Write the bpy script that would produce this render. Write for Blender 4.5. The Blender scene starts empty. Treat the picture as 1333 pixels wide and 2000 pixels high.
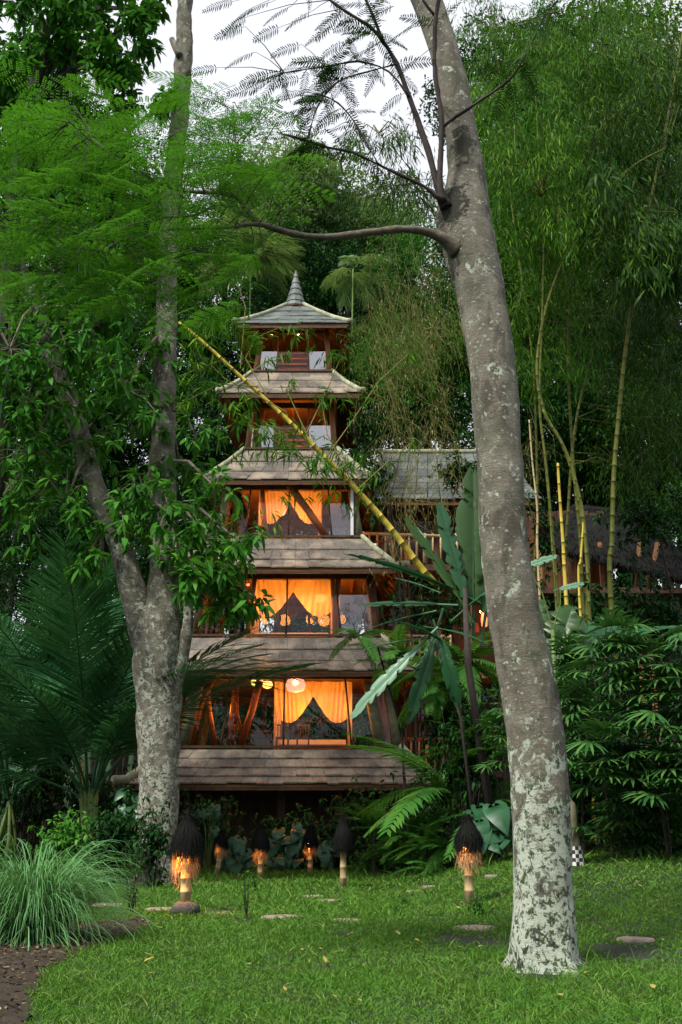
import bpy, math, random
import numpy as np
from mathutils import Vector, Matrix

# ------------------------------------------------------------ camera, world, sun, exposure
scene = bpy.context.scene
C = scene.collection
TH = math.atan(620/2000); CH = 1.3; F = 2000.0
cd = bpy.data.cameras.new('camera'); cam = bpy.data.objects.new('camera', cd); C.objects.link(cam)
cam.location = (0, 0, CH); cam.rotation_euler = (math.pi/2+TH, 0, 0)
cd.sensor_fit = 'VERTICAL'; cd.sensor_height = 36; cd.lens = 36.0; cd.clip_end = 2000; cd.clip_start = .1
scene.camera = cam
world = bpy.data.worlds.new('World'); scene.world = world; world.use_nodes = True
wn = world.node_tree; bgn = wn.nodes['Background']
sky = wn.nodes.new('ShaderNodeTexSky'); sky.sky_type = 'NISHITA'; sky.sun_disc = False
SUN_EL, SUN_AZ = 52, 222      # azimuth clockwise from +Y
sky.sun_elevation = math.radians(SUN_EL); sky.sun_rotation = math.radians(SUN_AZ)
sky.air_density = 1.0; sky.dust_density = 4.0; sky.ozone_density = 1.0
hs = wn.nodes.new('ShaderNodeMix'); hs.data_type = 'RGBA'; hs.inputs[0].default_value = .82
hs.inputs[7].default_value = (9.6, 9.7, 10.3, 1)          # even cloud cover over the sky
wn.links.new(sky.outputs[0], hs.inputs[6]); wn.links.new(hs.outputs[2], bgn.inputs[0])
bgn.inputs[1].default_value = .072
sl = bpy.data.lights.new('sun', 'SUN'); sun = bpy.data.objects.new('sun', sl); C.objects.link(sun)
sl.energy = 3.2; sl.angle = math.radians(11); sl.color = (1, .95, .86)
az, el = math.radians(SUN_AZ), math.radians(SUN_EL)
sun.rotation_euler = (-Vector((math.sin(az)*math.cos(el), math.cos(az)*math.cos(el), math.sin(el)))).to_track_quat('-Z', 'Y').to_euler()
vs = scene.view_settings; vs.view_transform = 'Standard'; vs.look = 'None'; vs.gamma = 1; vs.use_curve_mapping = False
vs.exposure = 0.78
try: scene.cycles.max_bounces = 7; scene.cycles.transparent_max_bounces = 12; scene.cycles.sample_clamp_indirect = 4
except Exception: pass

# ------------------------------------------------------------ pixel -> place helpers
cT, sT = math.cos(TH), math.sin(TH)
def ray(px, py):
    x = (px-666.5)/F; u = (1000-py)/F
    return Vector((x, cT-sT*u, sT+cT*u))
def P(px, py, d):
    r = ray(px, py); t = d/r.y
    return Vector((r.x*t, d, CH+r.z*t))
def S(px, py, d):                      # metres per photo pixel there
    return d/ray(px, py).y/F
def sstep(a, b, x):
    t = min(1, max(0, (x-a)/(b-a))); return t*t*(3-2*t)
def G(x, y):                           # ground height
    return .85*sstep(10, 21, y)*sstep(.8, 5.5, x) + .03*math.sin(x*.7+1)*math.sin(y*.5)*sstep(6, 12, y)
def gp(px, py):
    r = ray(px, py); t = 4.
    while t < 90:
        p = Vector((0, 0, CH))+r*t
        if p.z <= G(p.x, p.y): break
        t += .05
    return Vector((p.x, p.y, G(p.x, p.y)))

# ------------------------------------------------------------ object helpers
def tag(o, label=None, cat=None, group=None, kind=None):
    if label: o['label'] = label
    if cat: o['category'] = cat
    if group: o['group'] = group
    if kind: o['kind'] = kind
    return o
def thing(name, label, cat, loc, group=None, rz=0):
    o = bpy.data.objects.new(name, None); C.objects.link(o)
    o.location = loc; o.rotation_euler = (0, 0, rz); o.empty_display_size = .2
    return tag(o, label, cat, group)
def wmat(o):
    l = o.matrix_parent_inverse @ Matrix.LocRotScale(o.location, o.rotation_euler, o.scale)
    return wmat(o.parent) @ l if o.parent else Matrix.LocRotScale(o.location, o.rotation_euler, o.scale)
def link(name, me, mat, parent=None, world_coords=True):
    o = bpy.data.objects.new(name, me); C.objects.link(o)
    if mat and not me.materials: me.materials.append(mat)
    if parent:
        o.parent = parent
        if world_coords: o.matrix_parent_inverse = wmat(parent).inverted()
    return o
def copy_tree(o, parent=None):
    c = o.copy(); C.objects.link(c)
    if parent: c.parent = parent
    for ch in list(o.children): copy_tree(ch, c)
    return c

class MB:
    def __init__(s): s.v = []; s.f = []; s.n = 0
    def add(s, vs_, fs):
        b = len(s.v); s.v += [tuple(v) for v in vs_]; s.f += [tuple(i+b for i in f) for f in fs]
    def prism(s, q, th):               # q: 4 top corners, th: vector down
        q = [Vector(a) for a in q]; th = Vector(th)
        s.add(q+[a+th for a in q], [(0,1,2,3),(7,6,5,4),(0,4,5,1),(1,5,6,2),(2,6,7,3),(3,7,4,0)])
    def box(s, c, sz, rz=0):
        c = Vector(c); x, y, z = [a/2 for a in sz]; R = Matrix.Rotation(rz, 3, 'Z')
        s.prism([c+R@Vector((a*x, b*y, z)) for a, b in ((-1,-1),(1,-1),(1,1),(-1,1))], (0, 0, -2*z))
    def beam(s, a, b, w, h):
        a, b = Vector(a), Vector(b); d = (b-a).normalized()
        sd = d.cross(Vector((0,0,1)));
        if sd.length < 1e-3: sd = Vector((1,0,0))
        sd.normalize(); up = sd.cross(d).normalized()
        c = [(-1,-1),(1,-1),(1,1),(-1,1)]
        s.add([p+sd*x*w/2+up*y*h/2 for p in (a, b) for x, y in c], [(3,2,1,0),(4,5,6,7),(0,1,5,4),(1,2,6,5),(2,3,7,6),(3,0,4,7)])
    def tube(s, pts, rad, n=10, cap=True, wob=0, rnd=None):
        pts = [Vector(p) for p in pts]; rings = []; prev = None
        for i, p in enumerate(pts):
            t = (pts[min(i+1, len(pts)-1)]-pts[max(i-1, 0)]).normalized()
            if prev is None:
                a = t.cross(Vector((0, 1, 0)) if abs(t.y) < .9 else Vector((1, 0, 0))).normalized()
            else: a = (prev-t*prev.dot(t)).normalized()
            prev = a; b = t.cross(a)
            r = rad[i] if hasattr(rad, '__len__') else rad
            rings.append([p+(a*math.cos(k*2*math.pi/n)+b*math.sin(k*2*math.pi/n))*r*(1+(rnd.uniform(-wob, wob) if rnd else 0)) for k in range(n)])
        vs_ = [v for r in rings for v in r]; fs = []
        for i in range(len(pts)-1):
            for k in range(n):
                k2 = (k+1) % n; fs.append((i*n+k, i*n+k2, (i+1)*n+k2, (i+1)*n+k))
        if cap: fs += [tuple(reversed(range(n))), tuple((len(pts)-1)*n+k for k in range(n))]
        s.add(vs_, fs)
    def lathe(s, prof, c, n=16):
        c = Vector(c); m = len(prof)
        s.add([c+Vector((r*math.cos(k*2*math.pi/n), r*math.sin(k*2*math.pi/n), z)) for r, z in prof for k in range(n)],
              [(i*n+k, i*n+(k+1) % n, (i+1)*n+(k+1) % n, (i+1)*n+k) for i in range(m-1) for k in range(n)])
    def mesh(s, name, smooth=False):
        me = bpy.data.meshes.new(name); me.from_pydata(s.v, [], s.f)
        if smooth: me.polygons.foreach_set('use_smooth', [True]*len(me.polygons))
        me.update(); return me
    def build(s, name, mat, parent=None, smooth=False):
        return link(name, s.mesh(name, smooth), mat, parent)

def np_mesh(name, V, T, smooth=False):
    me = bpy.data.meshes.new(name); V = np.asarray(V, np.float32); T = np.asarray(T, np.int32)
    me.vertices.add(len(V)); me.vertices.foreach_set('co', V.ravel())
    me.loops.add(T.size); me.loops.foreach_set('vertex_index', T.ravel())
    me.polygons.add(len(T)); k = T.shape[1]
    me.polygons.foreach_set('loop_start', np.arange(0, T.size, k, dtype=np.int32))
    me.polygons.foreach_set('loop_total', np.full(len(T), k, np.int32))
    if smooth: me.polygons.foreach_set('use_smooth', np.ones(len(T), bool))
    me.update(calc_edges=True); return me
def norm(a): return a/np.maximum(np.linalg.norm(a, axis=-1, keepdims=True), 1e-9)
def leaves(pos, d, n, L, W, six=False, droop=.15, fold=.12):
    """leaf blades as arrays: returns V, T"""
    N = len(pos); d = norm(d); s = norm(np.cross(n, d)); u = np.cross(d, s)
    L = np.broadcast_to(L, (N,))[:, None]; W = np.broadcast_to(W, (N,))[:, None]
    dn = np.array([0, 0, -1.])
    if six:
        st = [(0, 0, 0), (.28, .5, .5), (.28, -.5, .5), (.68, .40, .8), (.68, -.40, .8), (1, 0, 1)]
        tr = [(0, 2, 1), (1, 2, 4), (1, 4, 3), (3, 4, 5)]
    else:
        st = [(0, 0, 0), (.42, .5, .3), (.42, -.5, .3), (1, 0, 1)]; tr = [(0, 2, 1), (1, 2, 3)]
    vs_ = [pos+d*L*a+s*W*b+u*W*abs(b)*fold*2+dn*L*droop*a*a for a, b, c in st]
    V = np.stack(vs_, 1).reshape(-1, 3); k = len(st)
    T = (np.arange(N)[:, None, None]*k+np.array(tr)[None]).reshape(-1, 3)
    return V, T
def join(parts):
    Vs, Ts, o = [], [], 0
    for V, T in parts: Vs.append(V); Ts.append(T+o); o += len(V)
    return np.concatenate(Vs), np.concatenate(Ts)
def runit(rng, n): return norm(rng.normal(size=(n, 3)))

# ------------------------------------------------------------ materials
def newmat(name):
    m = bpy.data.materials.new(name); m.use_nodes = True
    nt = m.node_tree; return m, nt, nt.nodes['Principled BSDF'], nt.nodes, nt.links
def noise(nt, scale, detail=6, rough=.6, vec=None, dist=0):
    n = nt.nodes.new('ShaderNodeTexNoise'); n.inputs['Scale'].default_value = scale
    n.inputs['Detail'].default_value = detail; n.inputs['Roughness'].default_value = rough; n.inputs['Distortion'].default_value = dist
    if vec: nt.links.new(vec, n.inputs['Vector'])
    return n
def ramp(nt, src, stops, interp='LINEAR'):
    r = nt.nodes.new('ShaderNodeValToRGB'); r.color_ramp.interpolation = interp
    while len(r.color_ramp.elements) < len(stops): r.color_ramp.elements.new(.5)
    for e, (p, c) in zip(r.color_ramp.elements, stops):
        e.position = p; e.color = (*c, 1) if len(c) == 3 else c
    nt.links.new(src, r.inputs[0]); return r
def coord(nt, scale=(1, 1, 1), out='Object', rot=(0, 0, 0)):
    t = nt.nodes.new('ShaderNodeTexCoord'); m = nt.nodes.new('ShaderNodeMapping')
    m.inputs['Scale'].default_value = scale; m.inputs['Rotation'].default_value = rot
    nt.links.new(t.outputs[out], m.inputs[0]); return m.outputs[0]
def bump(nt, src, bsdf, st=.5, dist=.02):
    b = nt.nodes.new('ShaderNodeBump'); b.inputs['Strength'].default_value = st; b.inputs['Distance'].default_value = dist
    nt.links.new(src, b.inputs['Height']); nt.links.new(b.outputs[0], bsdf.inputs['Normal']); return b
def mixc(nt, fac, a, b, mode='MIX'):
    m = nt.nodes.new('ShaderNodeMix'); m.data_type = 'RGBA'; m.blend_type = mode
    for s_, v in ((0, fac), (6, a), (7, b)):
        if hasattr(v, 'links'): nt.links.new(v, m.inputs[s_])
        elif isinstance(v, (int, float)): m.inputs[s_].default_value = v
        else: m.inputs[s_].default_value = (*v, 1)
    return m.outputs[2]

def leafmat(name, c1, c2, c3=None, rough=.5, trans=.3, patch=.25, spec=.08):
    m, nt, b, N, L = newmat(name)
    g = N.new('ShaderNodeNewGeometry')
    stops = [(0, c1), (.6, c2), (1, c3 or c2)]
    r = ramp(nt, g.outputs['Random Per Island'], stops)
    n = noise(nt, patch, 3, .6, coord(nt))
    col = mixc(nt, ramp(nt, n.outputs[0], [(.35, (0,0,0)), (.65, (1,1,1))]).outputs[0], r.outputs[0], c2)
    L.new(col, b.inputs['Base Color']); b.inputs['Roughness'].default_value = rough
    b.inputs['Specular IOR Level'].default_value = spec
    t = N.new('ShaderNodeBsdfTranslucent'); tc = mixc(nt, .5, col, (c2[0]*2.2, c2[1]*1.7, c2[2]*.8)); L.new(tc, t.inputs[0])
    mx = N.new('ShaderNodeMixShader'); mx.inputs[0].default_value = trans
    L.new(b.outputs[0], mx.inputs[1]); L.new(t.outputs[0], mx.inputs[2]); L.new(mx.outputs[0], N['Material Output'].inputs[0])
    return m
M = {}
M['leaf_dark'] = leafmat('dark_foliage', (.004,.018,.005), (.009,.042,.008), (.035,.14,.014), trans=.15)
M['leaf_mid'] = leafmat('mid_foliage', (.018,.08,.012), (.035,.15,.016), (.10,.28,.022))
M['leaf_bright'] = leafmat('bright_foliage', (.03,.13,.018), (.06,.22,.028), (.14,.32,.035))
M['leaf_hill'] = leafmat('hazed_hill_foliage', (.05,.13,.035), (.13,.24,.08), (.25,.35,.13))  # paler leaf colour stands in for distance haze
M['leaf_feather'] = leafmat('feathery_foliage', (.028,.13,.010), (.05,.19,.015), (.12,.30,.03), trans=.4, patch=.8)
M['leaf_bamboo'] = leafmat('bamboo_foliage', (.010,.05,.004), (.034,.12,.006), (.17,.32,.014), trans=.3)
M['leaf_bamboo_dark'] = leafmat('dark_bamboo_foliage', (.005,.022,.003), (.014,.055,.004), (.10,.20,.010), trans=.2)
M['leaf_palm'] = leafmat('palm_frond', (.014,.07,.022), (.028,.12,.04), (.09,.24,.11), rough=.3, trans=.2, spec=.4)
M['leaf_blue'] = leafmat('bluish_grass_blade', (.13,.13,.05), (.10,.27,.09), (.26,.44,.24), rough=.5, trans=.2)
M['leaf_fern'] = leafmat('fern_frond', (.02,.10,.018), (.05,.17,.025), (.10,.24,.03))
M['leaf_rhapis'] = leafmat('fan_leaf', (.012,.06,.018), (.035,.125,.03), (.12,.24,.05), rough=.35, trans=.15, spec=.3)
M['dry_twig'] = leafmat('dry_bamboo_twig', (.12,.12,.035), (.22,.21,.07), (.3,.27,.11), trans=.1)

def banana_mat(name, c1, c2):
    m, nt, b, N, L = newmat(name)
    w = N.new('ShaderNodeTexWave'); w.bands_direction = 'X'; w.inputs['Scale'].default_value = 14; w.inputs['Distortion'].default_value = 3; w.inputs['Detail'].default_value = 3
    L.new(coord(nt, out='Object'), w.inputs[0])
    n = noise(nt, 3, 4)
    c = mixc(nt, n.outputs[0], c1, c2); L.new(c, b.inputs['Base Color']); b.inputs['Roughness'].default_value = .38
    bump(nt, w.outputs[0], b, .12, .006)
    t = N.new('ShaderNodeBsdfTranslucent'); L.new(c, t.inputs[0]); mx = N.new('ShaderNodeMixShader'); mx.inputs[0].default_value = .25
    L.new(b.outputs[0], mx.inputs[1]); L.new(t.outputs[0], mx.inputs[2]); L.new(mx.outputs[0], N['Material Output'].inputs[0])
    return m
M['banana'] = banana_mat('banana_leaf_teal', (.014,.075,.025), (.035,.14,.05))
M['banana_olive'] = banana_mat('banana_leaf_olive', (.02,.07,.012), (.04,.10,.02))
M['banana_pale'] = banana_mat('banana_leaf_pale', (.10,.24,.14), (.17,.33,.2))

def barkmat(name, base, dark, lichen, z0, z1, spot=1.0, moss=(.05,.10,.03), scar=None):
    m, nt, b, N, L = newmat(name)
    c = coord(nt); sep = N.new('ShaderNodeSeparateXYZ'); L.new(c, sep.inputs[0])
    mr = N.new('ShaderNodeMapRange'); mr.inputs[1].default_value = z0; mr.inputs[2].default_value = z1
    mr.inputs[3].default_value = 1; mr.inputs[4].default_value = 0; L.new(sep.outputs[2], mr.inputs[0])
    n1 = noise(nt, 3, 8, .65, c); n2 = noise(nt, 16, 8, .7, c); n3 = noise(nt, 4.5, 8, .68, c, .3)
    n4 = noise(nt, 45, 6, .7, coord(nt, (1, 1, 2.5)))
    col = mixc(nt, ramp(nt, n1.outputs[0], [(.35,(0,0,0)),(.65,(1,1,1))]).outputs[0], dark, base)
    col = mixc(nt, ramp(nt, n4.outputs[0], [(.4,(0,0,0)),(.65,(.6,.6,.6))]).outputs[0], col, tuple(x*.45 for x in dark))
    pt_ = noise(nt, 3.6, 7, .66, coord(nt, (1, 1, .45)), .5)
    col = mixc(nt, ramp(nt, pt_.outputs[0], [(.52,(0,0,0)),(.60,(.8,.8,.8))]).outputs[0], col, tuple(x*.42 for x in dark))
    wr = noise(nt, 10, 8, .75, coord(nt, (.6, .6, 4)))
    col = mixc(nt, ramp(nt, wr.outputs[0], [(.40,(.5,.5,.5)),(.50,(0,0,0))]).outputs[0], col, tuple(x*.5 for x in dark))
    # round lichen spots
    v = N.new('ShaderNodeTexVoronoi'); v.inputs['Scale'].default_value = 11*spot; v.inputs['Randomness'].default_value = 1
    vc = coord(nt, (1, 1, 1.3)); nv = noise(nt, 9, 4, .6, vc)
    L.new(mixc(nt, .08, vc, nv.outputs[1]), v.inputs[0])
    sp = ramp(nt, v.outputs['Distance'], [(.0,(1,1,1)),(.20,(.8,.8,.8)),(.27,(0,0,0))])
    vr = ramp(nt, v.outputs['Color'], [(.28,(0,0,0)),(.5,(1,1,1))])
    col = mixc(nt, mixc(nt, 1, sp.outputs[0], vr.outputs[0], 'MULTIPLY'), col, tuple(x*.75 for x in lichen))
    # moss patches
    col = mixc(nt, ramp(nt, noise(nt, 2.2, 6, .7, c).outputs[0], [(.48,(0,0,0)),(.68,(.75,.75,.75))]).outputs[0], col, moss)
    # crust of lichen near the foot
    add = N.new('ShaderNodeMath'); add.operation = 'MULTIPLY_ADD'; add.inputs[1].default_value = .24; L.new(mr.outputs[0], add.inputs[0]); L.new(n3.outputs[0], add.inputs[2])
    cr = ramp(nt, add.outputs[0], [(.585,(0,0,0)),(.64,(1,1,1))])
    cc = mixc(nt, ramp(nt, noise(nt, 12, 6, .68, c, .5).outputs[0], [(.43,(0,0,0)),(.48,(1,1,1))]).outputs[0], (lichen[0]*.10, lichen[1]*.15, lichen[2]*.07), lichen)
    col = mixc(nt, cr.outputs[0], col, cc)
    dk = ramp(nt, noise(nt, 10, 6, .7, coord(nt, (1,1,.8)), .6).outputs[0], [(.545,(0,0,0)),(.58,(.95,.95,.95))])
    mm = N.new('ShaderNodeMath'); mm.operation = 'MULTIPLY'; L.new(dk.outputs[0], mm.inputs[0]); L.new(mr.outputs[0], mm.inputs[1])
    col = mixc(nt, mm.outputs[0], col, (.02,.022,.012))
    for pt, sc_, rad in (scar or ()):       # old wound stained dark by moss and rot
        mp_ = N.new('ShaderNodeMapping'); mp_.inputs['Location'].default_value = tuple(-a*b_ for a, b_ in zip(pt, sc_)); mp_.inputs['Scale'].default_value = sc_; L.new(c, mp_.inputs[0])
        ln = N.new('ShaderNodeVectorMath'); ln.operation = 'LENGTH'; L.new(mp_.outputs[0], ln.inputs[0])
        sn = noise(nt, 10, 9, .7, c, .6); ma = N.new('ShaderNodeMath'); ma.operation = 'MULTIPLY_ADD'; ma.inputs[1].default_value = rad*2.6; L.new(sn.outputs[0], ma.inputs[0]); L.new(ln.outputs['Value'], ma.inputs[2])
        rp = ramp(nt, ma.outputs[0], [(min(.97, rad*1.86), (.93,.93,.93)), (min(.99, rad*2.02), (0,0,0))])
        col = mixc(nt, rp.outputs[0], col, (.025, .028, .014))
    fine = noise(nt, 60, 6, .8, coord(nt, (1, 1, 1.6))); col = mixc(nt, ramp(nt, fine.outputs[0], [(.38,(.55,.55,.55)),(.46,(0,0,0))]).outputs[0], col, mixc(nt, 1, col, (.35,.33,.28), 'MULTIPLY'))
    L.new(col, b.inputs['Base Color']); b.inputs['Roughness'].default_value = .9
    mxn = N.new('ShaderNodeMath'); mxn.operation = 'ADD'; L.new(n2.outputs[0], mxn.inputs[0]); L.new(n4.outputs[0], mxn.inputs[1])
    bump(nt, mxn.outputs[0], b, 1., .07)
    return m
DRB = gp(1066, 1893).y
M['bark_front'] = barkmat('lichened_grey_bark', (.46,.44,.36), (.27,.24,.175), (.74,.83,.68), .1, 3.0, 1.2, (.08,.11,.045), scar=((tuple(P(880,395,DRB-.3)), (1,.8,.75), .34), (tuple(P(893,500,DRB-.4)), (2.2,.8,.7), .3), (tuple(P(905,270,DRB-.3)), (1,.8,.6), .26)))
M['bark_left'] = barkmat('mottled_grey_bark', (.46,.435,.35), (.21,.19,.14), (.56,.59,.48), -9, 14.0, .6, (.10,.12,.06))
M['bark_dark'] = barkmat('dark_bark', (.06,.05,.035), (.03,.025,.018), (.12,.13,.09), 0, 1, .5)
def simple(name, c1, c2, scale=8, rough=.8, bmp=.3, stretch=(1, 1, 1), spec=.3, detail=6):
    m, nt, b, N, L = newmat(name)
    n = noise(nt, scale, detail, .65, coord(nt, stretch))
    L.new(ramp(nt, n.outputs[0], [(.3, c1), (.7, c2)]).outputs[0], b.inputs['Base Color'])
    b.inputs['Roughness'].default_value = rough; b.inputs['Specular IOR Level'].default_value = spec
    if bmp: bump(nt, n.outputs[0], b, bmp, .02)
    return m
M['branch'] = simple('brown_branch', (.07,.06,.045), (.19,.17,.125), 14, .85, .8)
M['branch_dark'] = simple('dark_branch', (.025,.02,.018), (.06,.045,.04), 12)
M['wood'] = simple('dark_timber', (.035,.018,.010), (.10,.05,.025), 5, .6, .3, (1,1,.2))
M['wood_warm'] = simple('warm_timber', (.16,.075,.03), (.30,.15,.06), 5, .55, .3, (1,1,.2))
M['wood_red'] = simple('red_timber', (.16,.05,.02), (.28,.09,.035), 5, .55, .3, (1,1,.2))
M['trunk_post'] = simple('mossy_trunk_post', (.07,.08,.04), (.2,.19,.12), 5, .8, .6)
M['log'] = simple('pale_mossy_log', (.12,.14,.07), (.42,.42,.30), 4, .75, .7, (1,1,1), .3, 10)
M['rafter'] = simple('brown_rafter', (.12,.055,.02), (.22,.10,.04), 8, .7, .2)
M['soffit'] = simple('woven_soffit', (.07,.035,.015), (.16,.08,.03), 14, .8, .4)
M['net'] = None
M['soil'] = simple('dark_soil', (.012,.010,.007), (.05,.036,.022), 6, .95, .8)
M['stone'] = simple('stepping_stone', (.16,.13,.10), (.32,.26,.20), 9, .85, .5)
M['stone_dark'] = simple('dark_stone', (.03,.03,.03), (.075,.075,.07), 12, .85, .5)
M['straw'] = simple('black_palm_fibre', (.004,.005,.005), (.016,.016,.014), 30, .85, .2, spec=.1)
M['straw_tan'] = simple('tan_palm_fibre', (.40,.24,.10), (.6,.4,.2), 30, .75, .2)
M['white'] = simple('white_paint', (.55,.56,.58), (.7,.7,.72), 3, .5, .1)
M['linen'] = simple('cream_linen', (.55,.48,.38), (.7,.62,.5), 3, .8, .2)
M['dirt_leaf'] = leafmat('fallen_leaf', (.25,.17,.04), (.35,.28,.08), (.4,.38,.2), trans=.1)
M['litter'] = leafmat('leaf_litter', (.03,.02,.012), (.08,.055,.03), (.4,.33,.2), trans=.05, patch=3)
M['stalk'] = simple('green_stalk', (.05,.10,.02), (.12,.17,.04), 6, .5, .2)

def bamboo_mat(name, c1, c2):
    m, nt, b, N, L = newmat(name)
    n = noise(nt, 2.5, 5, .6, coord(nt, (3, 3, .6)))
    col = ramp(nt, n.outputs[0], [(.3, c1), (.6, c2), (.75, (c2[0]*.55, c2[1]*.75, c2[2]*.6))])
    L.new(col.outputs[0], b.inputs['Base Color']); b.inputs['Roughness'].default_value = .6; b.inputs['Specular IOR Level'].default_value = .15
    return m
M['bamboo_yellow'] = bamboo_mat('yellow_bamboo_culm', (.38,.28,.03), (.55,.42,.07))
M['bamboo_green'] = bamboo_mat('green_bamboo_culm', (.05,.07,.012), (.11,.12,.02))
M['bamboo_tan'] = bamboo_mat('tan_bamboo_pole', (.33,.24,.12), (.48,.38,.22))

def shingle_mat(name, c1, c2, c3):
    m, nt, b, N, L = newmat(name)
    inf = N.new('ShaderNodeObjectInfo'); g = N.new('ShaderNodeNewGeometry')
    ad = N.new('ShaderNodeMath'); ad.operation = 'ADD'; L.new(inf.outputs['Random'], ad.inputs[0]); L.new(g.outputs['Random Per Island'], ad.inputs[1])
    fr = N.new('ShaderNodeMath'); fr.operation = 'FRACT'; L.new(ad.outputs[0], fr.inputs[0])
    n = noise(nt, 22, 8, .8, coord(nt)); n2 = noise(nt, 1.2, 4, .6, coord(nt))
    col = mixc(nt, fr.outputs[0], c1, c2)
    col = mixc(nt, ramp(nt, n.outputs[0], [(.42,(0,0,0)),(.62,(1,1,1))]).outputs[0], tuple(x*.35 for x in c1), col)
    col = mixc(nt, ramp(nt, n2.outputs[0], [(.45,(0,0,0)),(.7,(.8,.8,.8))]).outputs[0], col, c3)
    L.new(col, b.inputs['Base Color']); b.inputs['Roughness'].default_value = .5
    bump(nt, n.outputs[0], b, .8, .03)
    return m
M['shingle'] = shingle_mat('weathered_wood_shingle', (.13,.115,.095), (.25,.215,.175), (.36,.29,.21))
M['shingle_grey'] = shingle_mat('grey_wood_shingle', (.07,.09,.085), (.12,.15,.14), (.17,.20,.175))

def glass_mat(ior=1.45):
    m, nt, b, N, L = newmat('window_glass')
    tr = N.new('ShaderNodeBsdfTransparent'); tr.inputs[0].default_value = (.93,.95,.93,1)
    gl = N.new('ShaderNodeBsdfGlossy'); gl.inputs['Roughness'].default_value = .0; gl.inputs[0].default_value = (.95,.97,1,1)
    f = N.new('ShaderNodeFresnel'); f.inputs[0].default_value = ior
    mx = N.new('ShaderNodeMixShader'); L.new(f.outputs[0], mx.inputs[0]); L.new(tr.outputs[0], mx.inputs[1]); L.new(gl.outputs[0], mx.inputs[2])
    n = noise(nt, .8, 2); bp = N.new('ShaderNodeBump'); bp.inputs['Strength'].default_value = .05; bp.inputs['Distance'].default_value = .1
    L.new(n.outputs[0], bp.inputs['Height']); L.new(bp.outputs[0], gl.inputs['Normal'])
    L.new(mx.outputs[0], N['Material Output'].inputs[0]); N.remove(b); return m
M['glass'] = glass_mat(); M['glass_bright'] = glass_mat(4.0); M['glass_mid'] = glass_mat(2.2)
def net_mat():
    m, nt, b, N, L = newmat('sheer_net_cloth')
    d = N.new('ShaderNodeBsdfDiffuse'); d.inputs[0].default_value = (.75,.6,.4,1)
    t = N.new('ShaderNodeBsdfTranslucent'); t.inputs[0].default_value = (.8,.62,.4,1)
    tr = N.new('ShaderNodeBsdfTransparent')
    m1 = N.new('ShaderNodeMixShader'); m1.inputs[0].default_value = .5; L.new(d.outputs[0], m1.inputs[1]); L.new(t.outputs[0], m1.inputs[2])
    m2 = N.new('ShaderNodeMixShader'); m2.inputs[0].default_value = .12; L.new(m1.outputs[0], m2.inputs[1]); L.new(tr.outputs[0], m2.inputs[2])
    L.new(m2.outputs[0], N['Material Output'].inputs[0]); N.remove(b); return m
M['net'] = net_mat()
def emat(name, c, s):
    m, nt, b, N, L = newmat(name)
    b.inputs['Base Color'].default_value = (*c, 1); b.inputs['Emission Color'].default_value = (*c, 1); b.inputs['Emission Strength'].default_value = s
    return m
M['bulb'] = emat('glowing_bulb', (1,.62,.22), 25)
M['globe'] = emat('glowing_globe', (1,.55,.12), 1.6)
M['paper'] = emat('lit_paper_shade', (1,.35,.22), .8)
M['red_lamp'] = emat('small_red_lamp', (1,.12,.04), 3)

def ground_mat():
    m, nt, b, N, L = newmat('lawn_ground')
    c = coord(nt); n = noise(nt, .5, 8, .65, c); n2 = noise(nt, 18, 6, .7, c)
    a = ramp(nt, n.outputs[0], [(.35,(.010,.020,.006)),(.6,(.018,.035,.009)),(.72,(.025,.022,.011))])
    col = mixc(nt, ramp(nt, n2.outputs[0], [(.4,(0,0,0)),(.6,(1,1,1))]).outputs[0], (.014,.02,.008), a.outputs[0])
    L.new(col, b.inputs['Base Color']); b.inputs['Roughness'].default_value = .95; bump(nt, n2.outputs[0], b, .8, .04); return m
M['ground'] = ground_mat()
M['grass'] = leafmat('lawn_blades', (.05,.10,.018), (.075,.20,.024), (.24,.34,.08), rough=.6, trans=.25, patch=1.6)
M['hill'] = simple('dark_wooded_slope', (.008,.02,.008), (.02,.05,.016), .8, .95, .5)

# ------------------------------------------------------------ ground
def ground():
    xs = np.concatenate([np.linspace(-300, -26, 8), np.linspace(-24, 24, 97), np.linspace(26, 300, 8)])
    ys = np.concatenate([np.linspace(-200, -5, 8), np.linspace(-3, 60, 127), np.linspace(64, 420, 10)])
    V = [(x, y, G(x, y) if y < 60 else G(x, 60)) for y in ys for x in xs]; nx = len(xs)
    T = [(j*nx+i, j*nx+i+1, (j+1)*nx+i+1, (j+1)*nx+i) for j in range(len(ys)-1) for i in range(nx-1)]
    tag(link('ground', np_mesh('ground', V, T, True), M['ground']), 'dark earth of the garden under the lawn', 'ground', kind='structure')
    # wooded slope behind
    rng = random.Random(3); xs = np.linspace(-130, 130, 60); ys = np.linspace(66, 150, 24); V = []
    for y in ys:
        for x in xs:
            h = 17*sstep(66, 100, y)+sstep(96, 150, y)*10; V.append((x, y, -.5+h+rng.uniform(-.6, .6)*(y > 68)))
    nx = 60; T = [(j*nx+i, j*nx+i+1, (j+1)*nx+i+1, (j+1)*nx+i) for j in range(23) for i in range(nx-1)]
    tag(link('hill', np_mesh('hill', V, T, True), M['hill']), 'dark wooded slope rising behind the tower', 'hill', kind='structure')
ground()

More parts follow.
